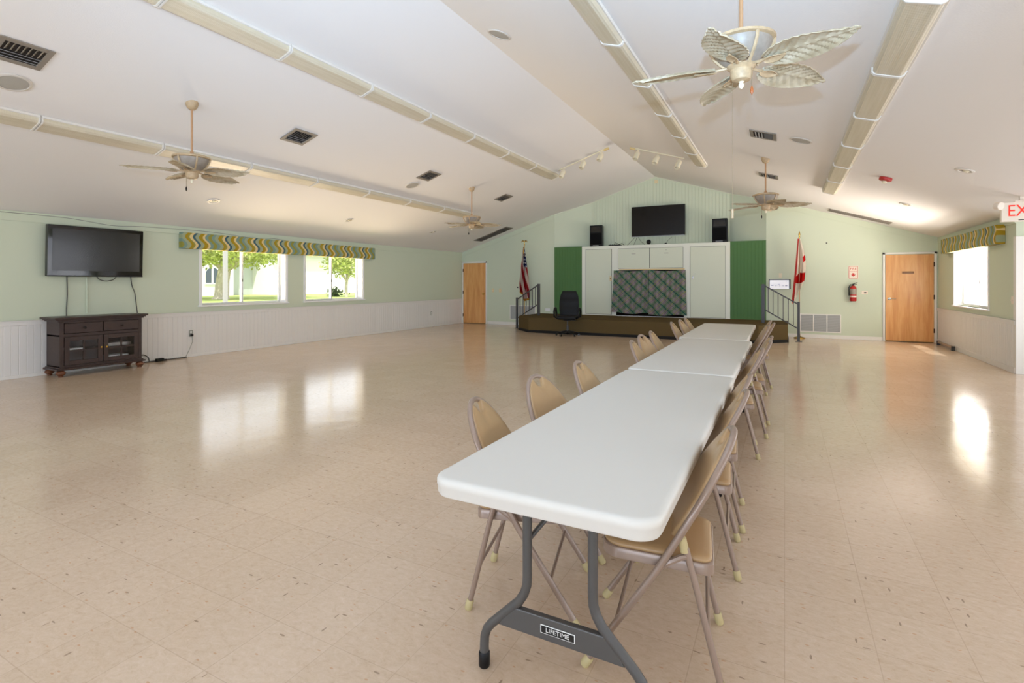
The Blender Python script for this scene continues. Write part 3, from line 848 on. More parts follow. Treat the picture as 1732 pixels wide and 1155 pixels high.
# ------------------------------------------------------------------ folding chairs
def folding_chair():
    """forward is +x, origin on the floor below the seat pivot"""
    r = bpy.data.objects.new('folding_chair', None); col.objects.link(r)
    HW = .218; R = .0125
    Lb = sqrt(.25**2+.44**2); td = Vector((-.25, 0, .44))/Lb; nrm = Vector((.44, 0, .25))/Lb
    def bp(w, t): return Vector((0, w, .40)) + td*t
    def hw(t):
        if t < .17: return HW
        q = min(1, (t-.17)/(Lb-.17)); return HW*(max(0, 1-q**2.05))**.5
    arch = []
    N = 22
    for k in range(N+1):
        a = pi*k/N
        q = sin(a)
        arch.append(bp(HW*cos(a) if True else 0, .17+(Lb-.17)*q**.98))
    path = [bp(HW, -.02), bp(HW, .05), bp(HW, .12)] + arch + [bp(-HW, .12), bp(-HW, .05), bp(-HW, -.02)]
    MB().tube(path, R, 12).build('back_frame', 'chair_metal', r, smooth=60)
    for s in (-1, 1):
        lg = MB().tube([(-.006, s*HW, .41), (.0, s*HW, .40), (.022, s*HW, .365), (.252, s*HW, .02)], R, 12).build('leg', 'chair_metal', r, smooth=60)
        m = T(.262, s*HW, .0) @ RY(radians(-33))
        MB().lathe([(.0145, .004), (.017, .010), (.0165, .04), (.014, .045)], 12, m).build('rubber_foot', 'cream_rubber', lg)
        yr = s*(HW-.022)
        lg = MB().tube([(-.088, yr, .475), (-.119, yr, .357), (-.198, yr, .04), (-.205, yr, .015)], R*.92, 12).build('leg', 'chair_metal', r, smooth=60)
        m = T(-.2085, yr, .0) @ RY(radians(14))
        MB().lathe([(.0145, .002), (.0165, .008), (.016, .042), (.0135, .046)], 12, m).build('rubber_foot', 'cream_rubber', lg)
        m = T(-.084, yr, .468) @ RY(radians(14))
        MB().lathe([(.012, -.01), (.0155, -.008), (.0155, .04), (.010, .046)], 12, m).build('bumper', 'cream_rubber', lg)
        MB().tube([(.012, s*(HW-.012), .380), (-.03, s*(HW-.012), .418), (-.075, s*(HW-.016), .443), (-.098, yr, .448)], [.010, .011, .011, .009], 8).build('hinge_bracket', 'chair_metal', r)
    MB().tube([(.146, -HW, .18), (.146, HW, .18)], .0075, 8).build('stretcher', 'chair_metal', r)
    MB().tube([(-.160, -HW+.022, .19), (-.160, HW-.022, .19)], .0075, 8).build('stretcher', 'chair_metal', r)
    # seat pan and pad
    def pan(inset, n=6):
        fx, bx, fw, bw = .205-inset, -.180+inset, .190-inset, .176-inset
        p = []; rad = .05
        for (cx, cy, a0, sg) in ((fx-rad*1.3, fw-rad*1.3, 0, 1), (bx+rad*.7, bw-rad*.7, pi/2, 1), (bx+rad*.7, -bw+rad*.7, pi, 1), (fx-rad*1.3, -fw+rad*1.3, 3*pi/2, 1)):
            rr_ = rad*1.3 if cx > 0 else rad*.7
            for k in range(n+1):
                a = a0+pi/2*k/n; p.append((cx+rr_*cos(a), cy+rr_*sin(a)))
        return p
    def stack(prof, tilt):
        b = MB(); rings = []
        for (ins, z) in prof: rings.append([b.bm.verts.new((x, y, z+tilt*x)) for x, y in pan(ins)])
        n = len(rings[0])
        for A, B in zip(rings, rings[1:]):
            for k in range(n): b.bm.faces.new((A[k], A[(k+1) % n], B[(k+1) % n], B[k]))
        b.bm.faces.new(rings[-1]); b.bm.faces.new(list(reversed(rings[0]))); return b
    s_ = stack([(.006, .385), (.0, .388), (.0, .422), (.003, .426), (.012, .427)], .05).build('seat', 'chair_metal', r, smooth=40)
    stack([(.010, .424), (.006, .430), (.007, .438), (.016, .445), (.04, .449), (.09, .451)], .05).build('seat_pad', 'chair_vinyl', s_, smooth=60)
    # backrest: shield shaped pad with a notch below the top of the hoop
    out = []
    for k in range(13):
        t = .115 + (.40)*(k/12)*.83
        out.append((hw(t)-.006 if t > .19 else (HW-.006)-(.19-t)*.35, t))
    tt = out[-1][1]
    right = list(out)
    for t in (.462, .478, .488):
        right.append((max(.05, hw(t)-.004), t))
    right += [(.056, .493), (.046, .480), (.036, .458), (.020, .444), (.008, .440)]
    poly = [(0.13, .098), (.06, .088)][::-1]
    poly = [(.0, .086), (.08, .089), (.15, .098)] + right
    full = poly + [(-w, t) for (w, t) in reversed(poly) if w > 0]
    b = MB()
    def place(w, t, d):
        c = .008*(1-(w/HW)**2)   # slightly dished
        return bp(w, t) + nrm*(d - c + .003)
    cen = (0, .27)
    rings = []
    for (sc_, d) in ((1.0, .000), (1.0, .010), (.985, .016), (.95, .019), (.80, .021), (.5, .0215)):
        rings.append([b.bm.verts.new(place(cen[0]+(w-cen[0])*sc_, cen[1]+(t-cen[1])*sc_, d)) for w, t in full])
    n = len(full)
    for A, B in zip(rings, rings[1:]):
        for k in range(n): b.bm.faces.new((A[k], A[(k+1) % n], B[(k+1) % n], B[k]))
    cv = b.bm.verts.new(place(cen[0], cen[1], .022))
    for k in range(n): b.bm.faces.new((rings[-1][k], rings[-1][(k+1) % n], cv))
    cv = b.bm.verts.new(place(cen[0], cen[1], .0))
    for k in range(n): b.bm.faces.new((rings[0][(k+1) % n], rings[0][k], cv))
    b.build('backrest', 'chair_vinyl', r, smooth=60)
    return r
ch0 = folding_chair(); first = True
def chair(x, y, a, lab):
    global first
    o = ch0 if first else dup(ch0); first = False
    o.location = (x, y, 0); o.rotation_euler = (0, 0, a)
    tag(o, lab, 'folding chair', 'tan folding chairs along the long tables')
tn = ['nearest table', 'middle table', 'table nearest the stage']
w3 = ['first', 'second', 'third']
LC = [(-1.03, 2.10, 14), (-1.03, 2.70, -4), (-1.00, 3.34, 3), (-1.00, 4.76, 5), (-1.06, 5.30, -6), (-1.06, 5.79, 3), (-1.11, 7.24, 2), (-1.09, 7.75, -2), (-1.09, 8.22, 1)]
RC = [(-.412, 2.03, 187.5), (-.412, 2.80, 184.5), (-.424, 3.31, 184), (-.405, 4.66, 185.5), (-.36, 5.30, 184), (-.36, 5.79, 185), (-.42, 7.24, 186), (-.37, 7.73, 184), (-.42, 8.225, 183)]
for i, (x, y, a) in enumerate(LC):
    chair(x, y, radians(a), '%s tan folding chair from the camera, window side of the %s' % (w3[i % 3], tn[i//3]))
for i, (x, y, a) in enumerate(RC):
    chair(x, y, radians(a), '%s tan folding chair from the camera, fire sign side of the %s' % (w3[i % 3], tn[i//3]))

# ------------------------------------------------------------------ stage
st = thing('stage', 'low brown carpeted stage along the back wall', 'stage', (-3.4, 14, 0))
P = [(-6.9, BY-.002), (-6.9, 13.58), (-6.30, 13.0), (-.52, 13.0), (.07, 13.56), (.07, BY-.002)]
Pl = [(x+3.4, y-14) for x, y in P]
MB().prism(Pl, .0, STZ, 'z', bevel=.012, seg=2).build('platform', 'carpet', st, smooth=0)
b = MB()
for (p, q) in list(zip(Pl, Pl[1:])):
    p, q = Vector((p[0], p[1], 0)), Vector((q[0], q[1], 0)); dr = (q-p).normalized(); nm = Vector((dr.y, -dr.x, 0))
    if nm.dot((p+q)/2) < 0: nm = -nm
    v = [b.bm.verts.new(p+nm*e+Vector((0, 0, z))) for e, z in ((0.001, .07), (.006, .068), (.016, .004), (.016, 0))]
    w = [b.bm.verts.new(q+nm*e+Vector((0, 0, z))) for e, z in ((0.001, .07), (.006, .068), (.016, .004), (.016, 0))]
    for k in range(3): b.bm.faces.new((v[k], w[k], w[k+1], v[k+1]))
b.build('cove_base', 'stage_cove', st, smooth=0)

# cupboard front flush with the back wall
cx0, cx1 = -5.455, -1.287
cp = thing('cupboard_wall', 'pale green built-in cupboard front with tall doors standing on the stage', 'cupboard', ((cx0+cx1)/2, BY, STZ))
O = Vector(((cx0+cx1)/2, BY, STZ))
def cpart(b, n, m, parent=cp): return b.xf(T(*(-O))).build(n, m, parent, smooth=0)
OP = (-4.40, -2.47, STZ+.002, 1.74)   # opening behind the curtains
b = MB()
b.box(cx0, OP[0], BY-.02, BY+.02, STZ, CABZ); b.box(OP[1], cx1, BY-.02, BY+.02, STZ, CABZ); b.box(OP[0], OP[1], BY-.02, BY+.02, OP[3], CABZ)
b.box(cx0-.0, cx1+.0, BY-.03, AD-.01, CABZ-.03, CABZ, .003)
cpart(b, 'face_frame', 'cupboard_frame')
b = MB(); b.box(OP[0], OP[1], AD-.03, AD-.01, STZ, OP[3]); b.box(OP[0]-.02, OP[0], BY+.02, AD-.01, STZ, OP[3]); b.box(OP[1], OP[1]+.02, BY+.02, AD-.01, STZ, OP[3]); b.box(OP[0], OP[1], BY+.02, AD-.01, OP[3], OP[3]+.02)
b.box(OP[0], OP[1], BY+.03, AD-.03, STZ, STZ+.012)
cpart(b, 'cubby', 'dark_inside')
for (xa, xb, za, zb, kx, kz) in ((-5.33, -4.53, STZ+.04, 2.37, -4.555, 1.50), (-2.30, -1.405, STZ+.02, 2.365, -2.235, 1.52), (-4.33, -3.42, 1.80, 2.37, None, None), (-3.40, -2.50, 1.80, 2.37, None, None)):
    gp = MB(); g = .008
    for (x0, x1, z0, z1) in ((xa-g, xa, za-g, zb+g), (xb, xb+g, za-g, zb+g), (xa, xb, zb, zb+g), (xa, xb, za-g, za)): gp.box(x0, x1, BY-.0225, BY-.0195, z0, z1)
    dd = cpart(MB().box(xa, xb, BY-.034, BY-.0205, za, zb, .003), 'door', 'cupboard')
    cpart(gp, 'door_gap', 'shadow_gap', dd)
    if kx:
        if kz < 1.51:
            cpart(MB().box(kx-.035, kx+.035, BY-.042, BY-.033, kz-.07, kz+.07, .003), 'latch_plate', 'outlet_ivory', dd)
            cpart(MB().sphere((kx, BY-.05, kz), .018, 12), 'knob', 'brass', dd)
        else:
            cpart(MB().box(kx-.012, kx+.018, BY-.044, BY-.033, kz-.03, kz+.03, .003), 'latch_plate', 'silver', dd)
            cpart(MB().tube([(kx+.0, BY-.05, kz+.03), (kx+.03, BY-.052, kz+.06), (kx+.06, BY-.05, kz+.12)], .004, 6), 'hook', 'chrome', dd)
    else:
        xm = (xa+xb)/2
        cpart(MB().sphere((xm, BY-.037, 2.30), .008, 8), 'knob', 'knob_dark', dd)
        cpart(MB().box(xm-.06, xm+.06, BY-.036, BY-.033, 2.205, 2.225), 'label_strip', 'speaker_mesh', dd)

for (xa, xb, lab) in ((AL+.004, cx0-.004, 'dark green painted wall panel behind the black office chair'), (cx1+.004, AR-.004, 'dark green painted wall panel beside the small white wall screen')):
    b = MB(); pl = board_poly(xa, xb, .09, .004, .010); rows_ = []
    for (x, d) in pl: rows_.append((b.bm.verts.new((x, BY-.02+d, STZ)), b.bm.verts.new((x, BY-.02+d, CABZ+.01))))
    for a, c in zip(rows_, rows_[1:]): b.bm.faces.new((a[0], c[0], c[1], a[1]))
    b.box(xa, xb, BY-.012, BY-.001, STZ, CABZ+.01)
    # sloping shelf top back to the cheek wall
    xo = xa if xa < -5 else xb; xi = xb if xa < -5 else xa
    s = 1 if xi > xo else -1
    x2 = xo+s*(AD-BY)*(1.065/.41)*0 + (xi-xo)
    b.prism([(xo+s*.06, BY-.001), (xi, BY-.001), (xi, BY+abs(xi-xo)*.385-.03)], CABZ-.02, CABZ+.01, 'z')
    tag(b.build('green_panel', 'dark_green', smooth=0), lab, 'wall panel', 'dark green wall panels beside the cupboard')

# plaid curtains over the opening
def curtain(x0, x1, z1, z0, lab, seed, gather, yo=0.0):
    b = MB(); W = x1-x0; Ht = z1-z0; rnd = random.Random(seed)
    def fn(i, j):
        u, v = i, j     # u across, v down
        fold = .018*sin(u*2*pi*3.2+seed)*(.3+.7*v) + .012*sin(u*2*pi*7+seed*2+v*2)
        edge = gather(u, v)
        x = x0+W*u + edge
        z = z1-Ht*v - .03*sin(pi*u)*(v < .02) + .02*sin(u*7+seed)*v
        return Vector((x, BY-.085-fold*1.3-.02*v-yo*math.exp(-(u/.045)**2), z))
    b.grid(60, 40, fn, lambda i, j: (i*W + .25*j*(1-i)*0, -j*Ht))
    return tag(b.build('curtain', 'plaid', smooth=80, solid=.003), lab, 'curtain', 'plaid curtains hung on the cupboard')
curtain(-4.44, -3.435, 1.74, .50, 'green plaid cloth over the opening, on the office chair side', 1.0, lambda u, v: -.09*(1-u)**2*v**1.5)
curtain(-3.415, -2.42, 1.735, .47, 'green plaid cloth over the opening, on the tall door side with a hook', 2.3, lambda u, v: .04*u**3*v, .05)
tag(MB().box(-4.30, -2.45, BY-.045, BY-.022, 1.745, 1.775, .003).build('curtain_rod', 'rod_wood', smooth=0), 'thin pale wooden strip above the plaid curtains', 'curtain rod')

# things on top of the cupboard
def pa_speaker():
    r = bpy.data.objects.new('loudspeaker', None); col.objects.link(r)
    w, h, d = .39, .64, .30
    MB().prism([(-w/2, -d/2), (w/2, -d/2), (w/2-.05, d/2), (-w/2+.05, d/2)], 0, h, 'z', bevel=.012).build('cabinet', 'black_plastic', r, smooth=0)
    g = MB().box(-w/2+.02, w/2-.02, -d/2-.012, -d/2+.004, .06, .40, .004).build('grille', 'black_grille', r, smooth=0)
    hn = MB(); hn.prism([(-w/2+.03, .43), (w/2-.03, .43), (w/2-.05, .60), (-w/2+.05, .60)], -d/2-.006, -d/2+.004, 'y', bevel=.003); hn.build('horn', 'black_gloss', r, smooth=0)
    MB().box(-.10, .08, -d/2-.010, -d/2+.002, .022, .040, .002).build('name_strip', 'silver', r, smooth=0)
    return r
sp = pa_speaker()
sp.location = (-5.03, BY+.19, CABZ); tag(sp, 'black loudspeaker on the cupboard top near the striped flag', 'loudspeaker', 'loudspeakers on the cupboard top')
sp2 = dup(sp, (-1.53, BY+.16, CABZ+.001), radians(-8), 'black loudspeaker on the cupboard top beneath the fan by the stage')

def flat_tv(name, label, w, h, depth, loc, rz, screen, bez=.03, tilt=0.0, group=None):
    r = thing(name, label, 'television', loc, rz, group); r.rotation_euler = (tilt, 0, rz)
    MB().box(-w/2, w/2, -depth*.5, depth*.5, 0, h, .008).build('body', 'black_gloss', r, smooth=0)
    s = MB().box(-w/2+bez, w/2-bez, -depth*.5-.002, -depth*.5+.004, bez*1.6, h-bez).build('screen', screen, r, smooth=0)
    return r
tv2 = flat_tv('television', 'large black flat television on the boarded wall above the cupboard', 1.525, .885, .05, (-3.25, AD-.12, 2.725), 0, 'screen_black', .018)
MB().box(-.76, .76, -.03, -.022, 0, .012).build('bottom_trim', 'silver', tv2, smooth=0)
MB().box(-.2, .2, .02, .11, .25, .6).build('wall_bracket', 'black_plastic', tv2, smooth=0)
# webcam ball, mixer, cables
w = thing('speaker_ball', 'small round black ball on a foot below the cupboard television', 'speaker', (-3.47, BY+.10, CABZ))
MB().sphere((0, 0, .085), .068, 20).build('ball', 'black_plastic', w); MB().lathe([(.05, 0), (.045, .01), (.02, .02)], 16).build('foot', 'black_plastic', w)
w = thing('mixer', 'low black audio box with tangled leads beside the first loudspeaker', 'audio mixer', (-4.45, BY+.12, CABZ))
MB().box(-.19, .16, -.10, .10, 0, .035, .006).build('case', 'black_plastic', w, smooth=0)
for k in range(5): MB().lathe([(.008, .035), (.007, .05)], 10, T(-.15+k*.06, -.03, 0)).build('knob', 'black_grille', w)
MB().tube([(-.05, .05, .03), (-.02, .02, .10), (.06, 0, .07), (.12, .02, .045), (.17, .05, .08), (.26, .03, .01)], .006, 6).build('lead', 'black_plastic', w)
w = thing('small_gadget', 'tiny black gadget with an upright wire below the cupboard television', 'gadget', (-2.99, BY+.10, CABZ))
MB().box(-.03, .03, -.025, .025, 0, .035, .005).build('case', 'black_plastic', w, smooth=0)
MB().tube([(.0, 0, .03), (.06, .05, .12), (.13, .2, .22)], .004, 6).build('wire', 'cable', w)
def cable(name, pts, rad, mat, label, cat='cable', group=None):
    b = MB(); pts = [Vector(p) for p in pts]
    # catmull-rom smoothing
    out = []
    n = len(pts)
    for i in range(n-1):
        p0, p1, p2, p3 = pts[max(i-1, 0)], pts[i], pts[i+1], pts[min(i+2, n-1)]
        for k in range(8):
            t = k/8
            out.append(.5*((2*p1)+(-p0+p2)*t+(2*p0-5*p1+4*p2-p3)*t*t+(-p0+3*p1-3*p2+p3)*t**3))
    out.append(pts[-1]); b.tube(out, rad, 6)
    return tag(b.build(name, mat), label, cat, group)
cable('cord', [(-3.92, AD-.1, 2.716), (-4.0, BY+.25, 2.62), (-4.10, BY+.12, 2.476)], .006, 'cable', 'thin dark cable slanting from the cupboard television toward the audio box')
cable('cord', [(-3.86, AD-.1, 2.716), (-3.90, BY+.28, 2.6), (-3.92, BY+.15, 2.476)], .006, 'cable', 'short dark cable dropping straight down below the cupboard television')
cable('cord', [(-3.82, AD-.1, 2.716), (-3.72, BY+.25, 2.58), (-3.58, BY+.1, 2.476)], .006, 'cable', 'dark cable curving from the cupboard television to the black ball')
tag(MB().box(-.05, .05, -.012, 0, -.05, .05, .004).xf(T(RID+.03, AD, 4.33)).build('sensor_plate', 'outlet_ivory', smooth=0), 'tiny square plate near the peak of the boarded wall', 'wall plate')

# ------------------------------------------------------------------ railings
def railing(label, p_low, p_up, y):
    """p_low: (x) floor post; p_up: (x) stage post"""
    r = thing('hand_rail', label, 'railing', (p_low, y, 0), 0, 'stage stair railings')
    dx = p_up-p_low; q = .028
    b = MB().box(-q, q, -q, q, .008, .93, .003); b.build('post', 'rail_metal', r, smooth=0)
    MB().box(-.07, .07, -.05, .05, 0, .012, .002).build('base_plate', 'rail_metal', r, smooth=0)
    MB().box(dx-q-.008, dx+q+.008, -q, q, STZ+.002, 1.345, .003).build('post', 'rail_metal', r, smooth=0)
    def slant(z0, z1, h):
        s = 1 if dx > 0 else -1
        pr = [(s*q, z0-h), (dx-s*q, z1-h), (dx-s*q, z1), (s*q, z0)]
        return MB().prism(pr, -.018, .018, 'y', bevel=.003)
    slant(.905, 1.325, .035).build('top_rail', 'rail_metal', r, smooth=0)
    slant(.33, .75, .03).build('bottom_rail', 'rail_metal', r, smooth=0)
    for k in range(6):
        f = (k+1)/7; x = dx*f; zb = .32+.42*f; zt = .885+.42*f
        MB().box(x-.008, x+.008, -.008, .008, zb, zt).build('baluster', 'rail_metal', r, smooth=0)
    return r
railing('dark metal stair railing beside the striped flag', -7.17, -6.45, 14.0)
railing('dark metal stair railing beside the red and white flag', .29, -.455, 13.87)

# ------------------------------------------------------------------ flags
def flag_stand(name, label, x, y, top, finial):
    r = thing(name, label, 'flag', (x, y, 0))
    MB().lathe([(.13, 0), (.13, .012), (.11, .03), (.05, .045), (.022, .06), (.018, .12)], 28).build('base', 'brass', r)
    MB().tube([(0, 0, .05), (0, 0, top-.16)], .013, 10).build('pole', 'fan_rod' if finial == 'spear' else 'gold_cloth', r)
    if finial == 'spear':
        MB().lathe([(.016, top-.17), (.020, top-.15), (.012, top-.13), (.024, top-.09), (.012, top-.03), (.002, top)], 12).build('finial', 'brass', r)
    else:
        b = MB().sphere((0, 0, top-.14), .022, 12).tube([(0, 0, top-.13), (0, 0, top-.03)], [.012, .02], 8).sphere((0, -.02, top-.02), .014, 8)
        for s in (-1, 1): b.tube([(0, 0, top-.05), (s*.05, 0, top-.015), (s*.085, 0, top-.03), (s*.095, 0, top-.075)], [.012, .02, .016, .004], 8)
        b.build('finial', 'brass', r)
    return r
f1 = flag_stand('striped_flag', 'draped red white and blue striped flag with gold fringe on a pole', -7.28, 14.72, 2.72, 'eagle')
b = MB()
def f1fn(i, j):
    # i: 0..1 down the fall of the cloth, j: across it
    L = 1.60; z = 2.50-L*i
    half = .02+.135*min(1, i*1.25)**.9
    s = j*2-1
    x = s*half + .03*i
    y = -.03 - .055*sin(j*2*pi*2.5+i*2.0)*min(1, .3+i) - .03*sin(j*2*pi*5)*i*.4
    z -= .10*(1-abs(s))*i*i + .06*s*i + (.14*(s < -.2)*(-s-.2))*(-1)*(i > .3)*i
    return Vector((x, y, z))
b.grid(60, 48, f1fn, lambda i, j: (.06+.94*i, min(1, max(0, .40+.55*j-.28*i))))
b.build('flag_cloth', 'flag_stripes', f1, smooth=80, solid=.003)
MB().tube([(.012, -.03, 2.53), (.0, -.035, 2.36), (.01, -.03, 2.2)], [.018, .022, .012], 8).build('tassel_cord', 'gold_cloth', f1)

f2 = flag_stand('state_flag', 'draped white flag with red diagonal cross on a brass-footed pole', .325, 14.72, 2.66, 'spear')
def f2fn(i, j):
    # the cloth is held along the upper part of the pole and falls in a narrow fan
    L = 1.62; s = j
    z = 2.46 - L*i*(1-.36*s) + .10*s*(1-i)*0
    xl = -.02-.13*min(1, i*1.05)**1.1; xr = .02+.12*sin(min(1, i*1.6)*pi*.5) - .10*max(0, i-.7)
    x = xl+(xr-xl)*s
    y = -.03-.045*sin(s*2*pi*1.6+.6)*min(1, .25+i) - .02*sin(s*2*pi*4+i*3)*i
    return Vector((x, y, z))
b = MB(); b.grid(56, 40, f2fn, lambda i, j: (i, j))
b.build('flag_cloth', 'flag_cross', f2, smooth=80, solid=.003)
b = MB(); b.grid(30, 4, lambda i, j: f2fn(i*.98, 0)+Vector((-.018+.030*j, -.012, .01)), lambda i, j: (i, j))
b.build('hoist_sleeve', 'sign_red', f2, smooth=80, solid=.004)

# ------------------------------------------------------------------ office chair
oc = thing('office_chair', 'black high-back office chair with armrests in front of the stage', 'office chair', (-4.99, 12.62, 0), radians(12))
b = MB()
for k in range(5):
    a = 2*pi*k/5+.5
    lg = MB().tube([(0, 0, .115), (cos(a)*.14, sin(a)*.14, .10), (cos(a)*.30, sin(a)*.30, .065)], [.032, .024, .016], 8).build('leg', 'black_plastic', oc)
    MB().tube([(cos(a)*.30-sin(a)*.018, sin(a)*.30+cos(a)*.018, .027), (cos(a)*.30+sin(a)*.018, sin(a)*.30-cos(a)*.018, .027)], .027, 12).tube([(cos(a)*.30, sin(a)*.30, .03), (cos(a)*.30, sin(a)*.30, .07)], .008, 6).build('caster', 'black_gloss', lg)
MB().lathe([(.04, .09), (.036, .13), (.032, .26), (.02, .265), (.018, .42)], 16).build('gas_lift', 'rail_metal', oc)
MB().box(-.10, .10, -.10, .12, .40, .44, .01).tube([(.05, -.02, .42), (.24, -.02, .40)], .007, 6).build('tilt_plate', 'black_plastic', oc)
MB().box(-.25, .25, -.26, .25, .43, .53, .045, 4).build('seat', 'black_leather', oc, smooth=60)
bk = MB()
def back_fn(z):
    t = (z-.50)/.66
    return .225+.035*sin(pi*min(1, t*1.1)) - .10*max(0, t-.80)**1.5*5
def bgrid(side):
    def fn(i, j):
        z = .50+.66*i; s = j*2-1; w = back_fn(z)
        y = .22+.10*i + side*(.045*(1-abs(s)**3)*(1-.6*abs(i-.5)**2*4*.5)+.006) - .025*s*s + (.006*sin(i*2*pi*3) if side < 0 else 0)
        return Vector((s*w, y, z))
    return fn
bk.grid(20, 14, bgrid(-1)); bk.grid(20, 14, bgrid(1))
bmesh.ops.remove_doubles(bk.bm, verts=bk.bm.verts, dist=.02)
bk.build('backrest', 'black_leather', oc, smooth=70)
for s in (-1, 1):
    MB().tube([(s*.25, .15, .47), (s*.31, .16, .50), (s*.325, .13, .62), (s*.32, .06, .71), (s*.315, -.06, .725), (s*.31, -.17, .70), (s*.315, -.21, .62), (s*.31, -.18, .50), (s*.25, -.13, .46)], .026, 10).build('armrest', 'black_plastic', oc, smooth=60)

# ------------------------------------------------------------------ wall items, back wall
def plate(name, x, z, w, h, mat, label, cat, group=None, extra=None):
    r = thing(name, label, cat, (x, BY, z), 0, group)
    MB().box(-w/2, w/2, -.008, 0, -h/2, h/2, .003).build('cover', mat, r, smooth=0)
    if extra: extra(r)
    return r
def toggle(r): MB().box(-.008, .008, -.022, -.006, -.012, .014, .003).build('toggle', 'lamp_cream', r, smooth=0)
plate('light_switch', -8.577, 1.125, .085, .125, 'outlet_ivory', 'ivory light switch nearest the wooden door by the corner', 'light switch', 'ivory light switches', toggle)
plate('light_switch', -8.307, 1.125, .085, .125, 'outlet_ivory', 'ivory light switch farther from the wooden door by the corner', 'light switch', 'ivory light switches', toggle)
plate('doorbell', -7.66, 1.227, .045, .045, 'rail_metal', 'tiny dark round button on the wall beside the striped flag', 'button')
plate('hook', .92, 2.36, .03, .03, 'rail_metal', 'tiny dark hook high on the wall beside the state flag', 'hook', None, lambda r: MB().tube([(0, -.006, 0), (0, -.03, -.005), (0, -.035, .012)], .004, 6).build('prong', 'rail_metal', r))
plate('wall_switch', -.094, 1.565, .075, .115, 'lamp_cream', 'cream switch above the small white wall screen', 'switch', None, toggle)
plate('thermostat', 1.705, 1.14, .125, .085, 'sign_white', 'small white thermostat beside the fire extinguisher', 'thermostat', None, lambda r: MB().box(-.015, .035, -.012, -.007, -.014, .014, .001).build('display', 'label_black', r, smooth=0))
plate('wall_plate', -6.60, .53, .16, .09, 'frame_white', 'small white plate low on the wall between the flag and the green panel', 'wall plate')
# wall screen
s = thing('wall_screen', 'small white screen in a black frame on the wall by the railing', 'screen', (-.11, BY, 1.34))
MB().box(-.245, .245, -.035, 0, -.125, .125, .004).build('frame', 'black_plastic', s, smooth=0)
f = MB().box(-.230, .212, -.038, -.033, -.12, .105).build('display', 'screen_lit', s, smooth=0)
for (x, z, w, h) in ((.15, .075, .05, .012), (-.17, -.03, .06, .02), (-.02, -.005, .05, .012), (-.09, -.04, .04, .01), (.0, -.04, .02, .01), (.08, -.04, .04, .012), (.15, -.04, .05, .02)):
    MB().box(x-w/2, x+w/2, -.0392, -.0378, z-h/2, z+h/2).build('icon', 'screen_mark', f, smooth=0)
# fire sign
s = thing('fire_sign', 'white sign with red lettering and down arrow above the extinguisher', 'sign', (1.475, BY, 1.63))
MB().box(-.10, .10, -.004, 0, -.155, .155).build('panel', 'sign_white', s, smooth=0)
b = MB()
for (x0, x1, z0, z1) in ((-.092, .092, .139, .147), (-.092, .092, -.147, -.139), (-.092, -.084, -.147, .147), (.084, .092, -.147, .147)): b.box(x0, x1, -.006, -.003, z0, z1)
b.build('border', 'sign_red', s, smooth=0)
text_mesh('heading', 'FIRE', .075, 'sign_red', s, T(0, -.005, .085) @ RX(pi/2), .001)
text_mesh('wording', 'EXTINGUISHER', .026, 'sign_red', s, T(0, -.005, .025) @ RX(pi/2), .001, sx=.86)
MB().prism([(-.022, -.02), (.022, -.02), (.022, -.055), (.05, -.055), (0, -.105), (-.05, -.055), (-.022, -.055)], -.006, -.003, 'y').build('arrow', 'sign_red', s, smooth=0)
# extinguisher
e = thing('fire_extinguisher', 'red fire extinguisher hanging on the wall below the fire sign', 'fire extinguisher', (1.465, BY-.085, .93))
MB().lathe([(.05, 0), (.066, .01), (.07, .03), (.07, .30), (.064, .335), (.04, .365), (.024, .375)], 24).build('cylinder', 'alarm_red', e)
MB().lathe([(.0708, .165), (.0712, .166), (.0712, .295), (.0708, .296)], 24, capb=False, capt=False).build('label_band', 'fan_panel', e)
MB().lathe([(.0706, .10), (.0709, .101), (.0709, .135), (.0706, .136)], 24, capb=False, capt=False).build('paper_tag', 'sign_white', e)
MB().lathe([(.022, .37), (.022, .41), (.014, .42)], 12).box(-.015, .075, -.014, .014, .40, .415, .003).tube([(.0, 0, .415), (.03, 0, .435), (.085, 0, .45)], .009, 6).build('valve', 'black_plastic', e)
MB().tube([(-.01, -.01, .40), (-.06, -.02, .40), (-.088, -.02, .33), (-.086, -.015, .18), (-.084, -.01, .14)], .011, 8).build('hose', 'black_plastic', e)
MB().box(-.02, .02, .06, .086, .18, .40, .003).build('bracket', 'rail_metal', e)
# return grilles in the back wall
def wall_grille(name, x0, x1, z0, z1, panes, label):
    r = thing(name, label, 'wall grille', ((x0+x1)/2, BY, z0), 0, 'white return grilles low on the back wall')
    w = (x1-x0); h = z1-z0
    b = MB(); q = .022
    b.box(-w/2, w/2, -.014, 0, 0, q); b.box(-w/2, w/2, -.014, 0, h-q, h)
    for k in range(panes+1):
        x = -w/2 + k*(w-q)/panes; b.box(x, x+q, -.014, 0, q, h-q)
    b.build('frame', 'trim_white', r, smooth=0)
    MB().box(-w/2+q, w/2-q, -.003, -.001, q, h-q).build('duct', 'cable_grey', r, smooth=0)
    sl = MB(); n = 22
    for k in range(n):
        z = q+(k+.5)*(h-2*q)/n
        for p in range(panes):
            xa = -w/2+q+p*(w-q)/panes; xb = xa+(w-q)/panes-q
            sl.box(xa, xb, -.0065, .0065, -.0008, .0008, mat=T(0, -.008, z) @ RX(radians(48)))
    sl.build('slats', 'vent_white', r, smooth=0)
    return r
wall_grille('return_grille', .34, 1.225, .145, .60, 3, 'wide three part white grille low on the wall beside the wooden door with a plate')
wall_grille('return_grille', -7.94, -7.02, .18, .65, 3, 'white grille low on the wall behind the striped flag')

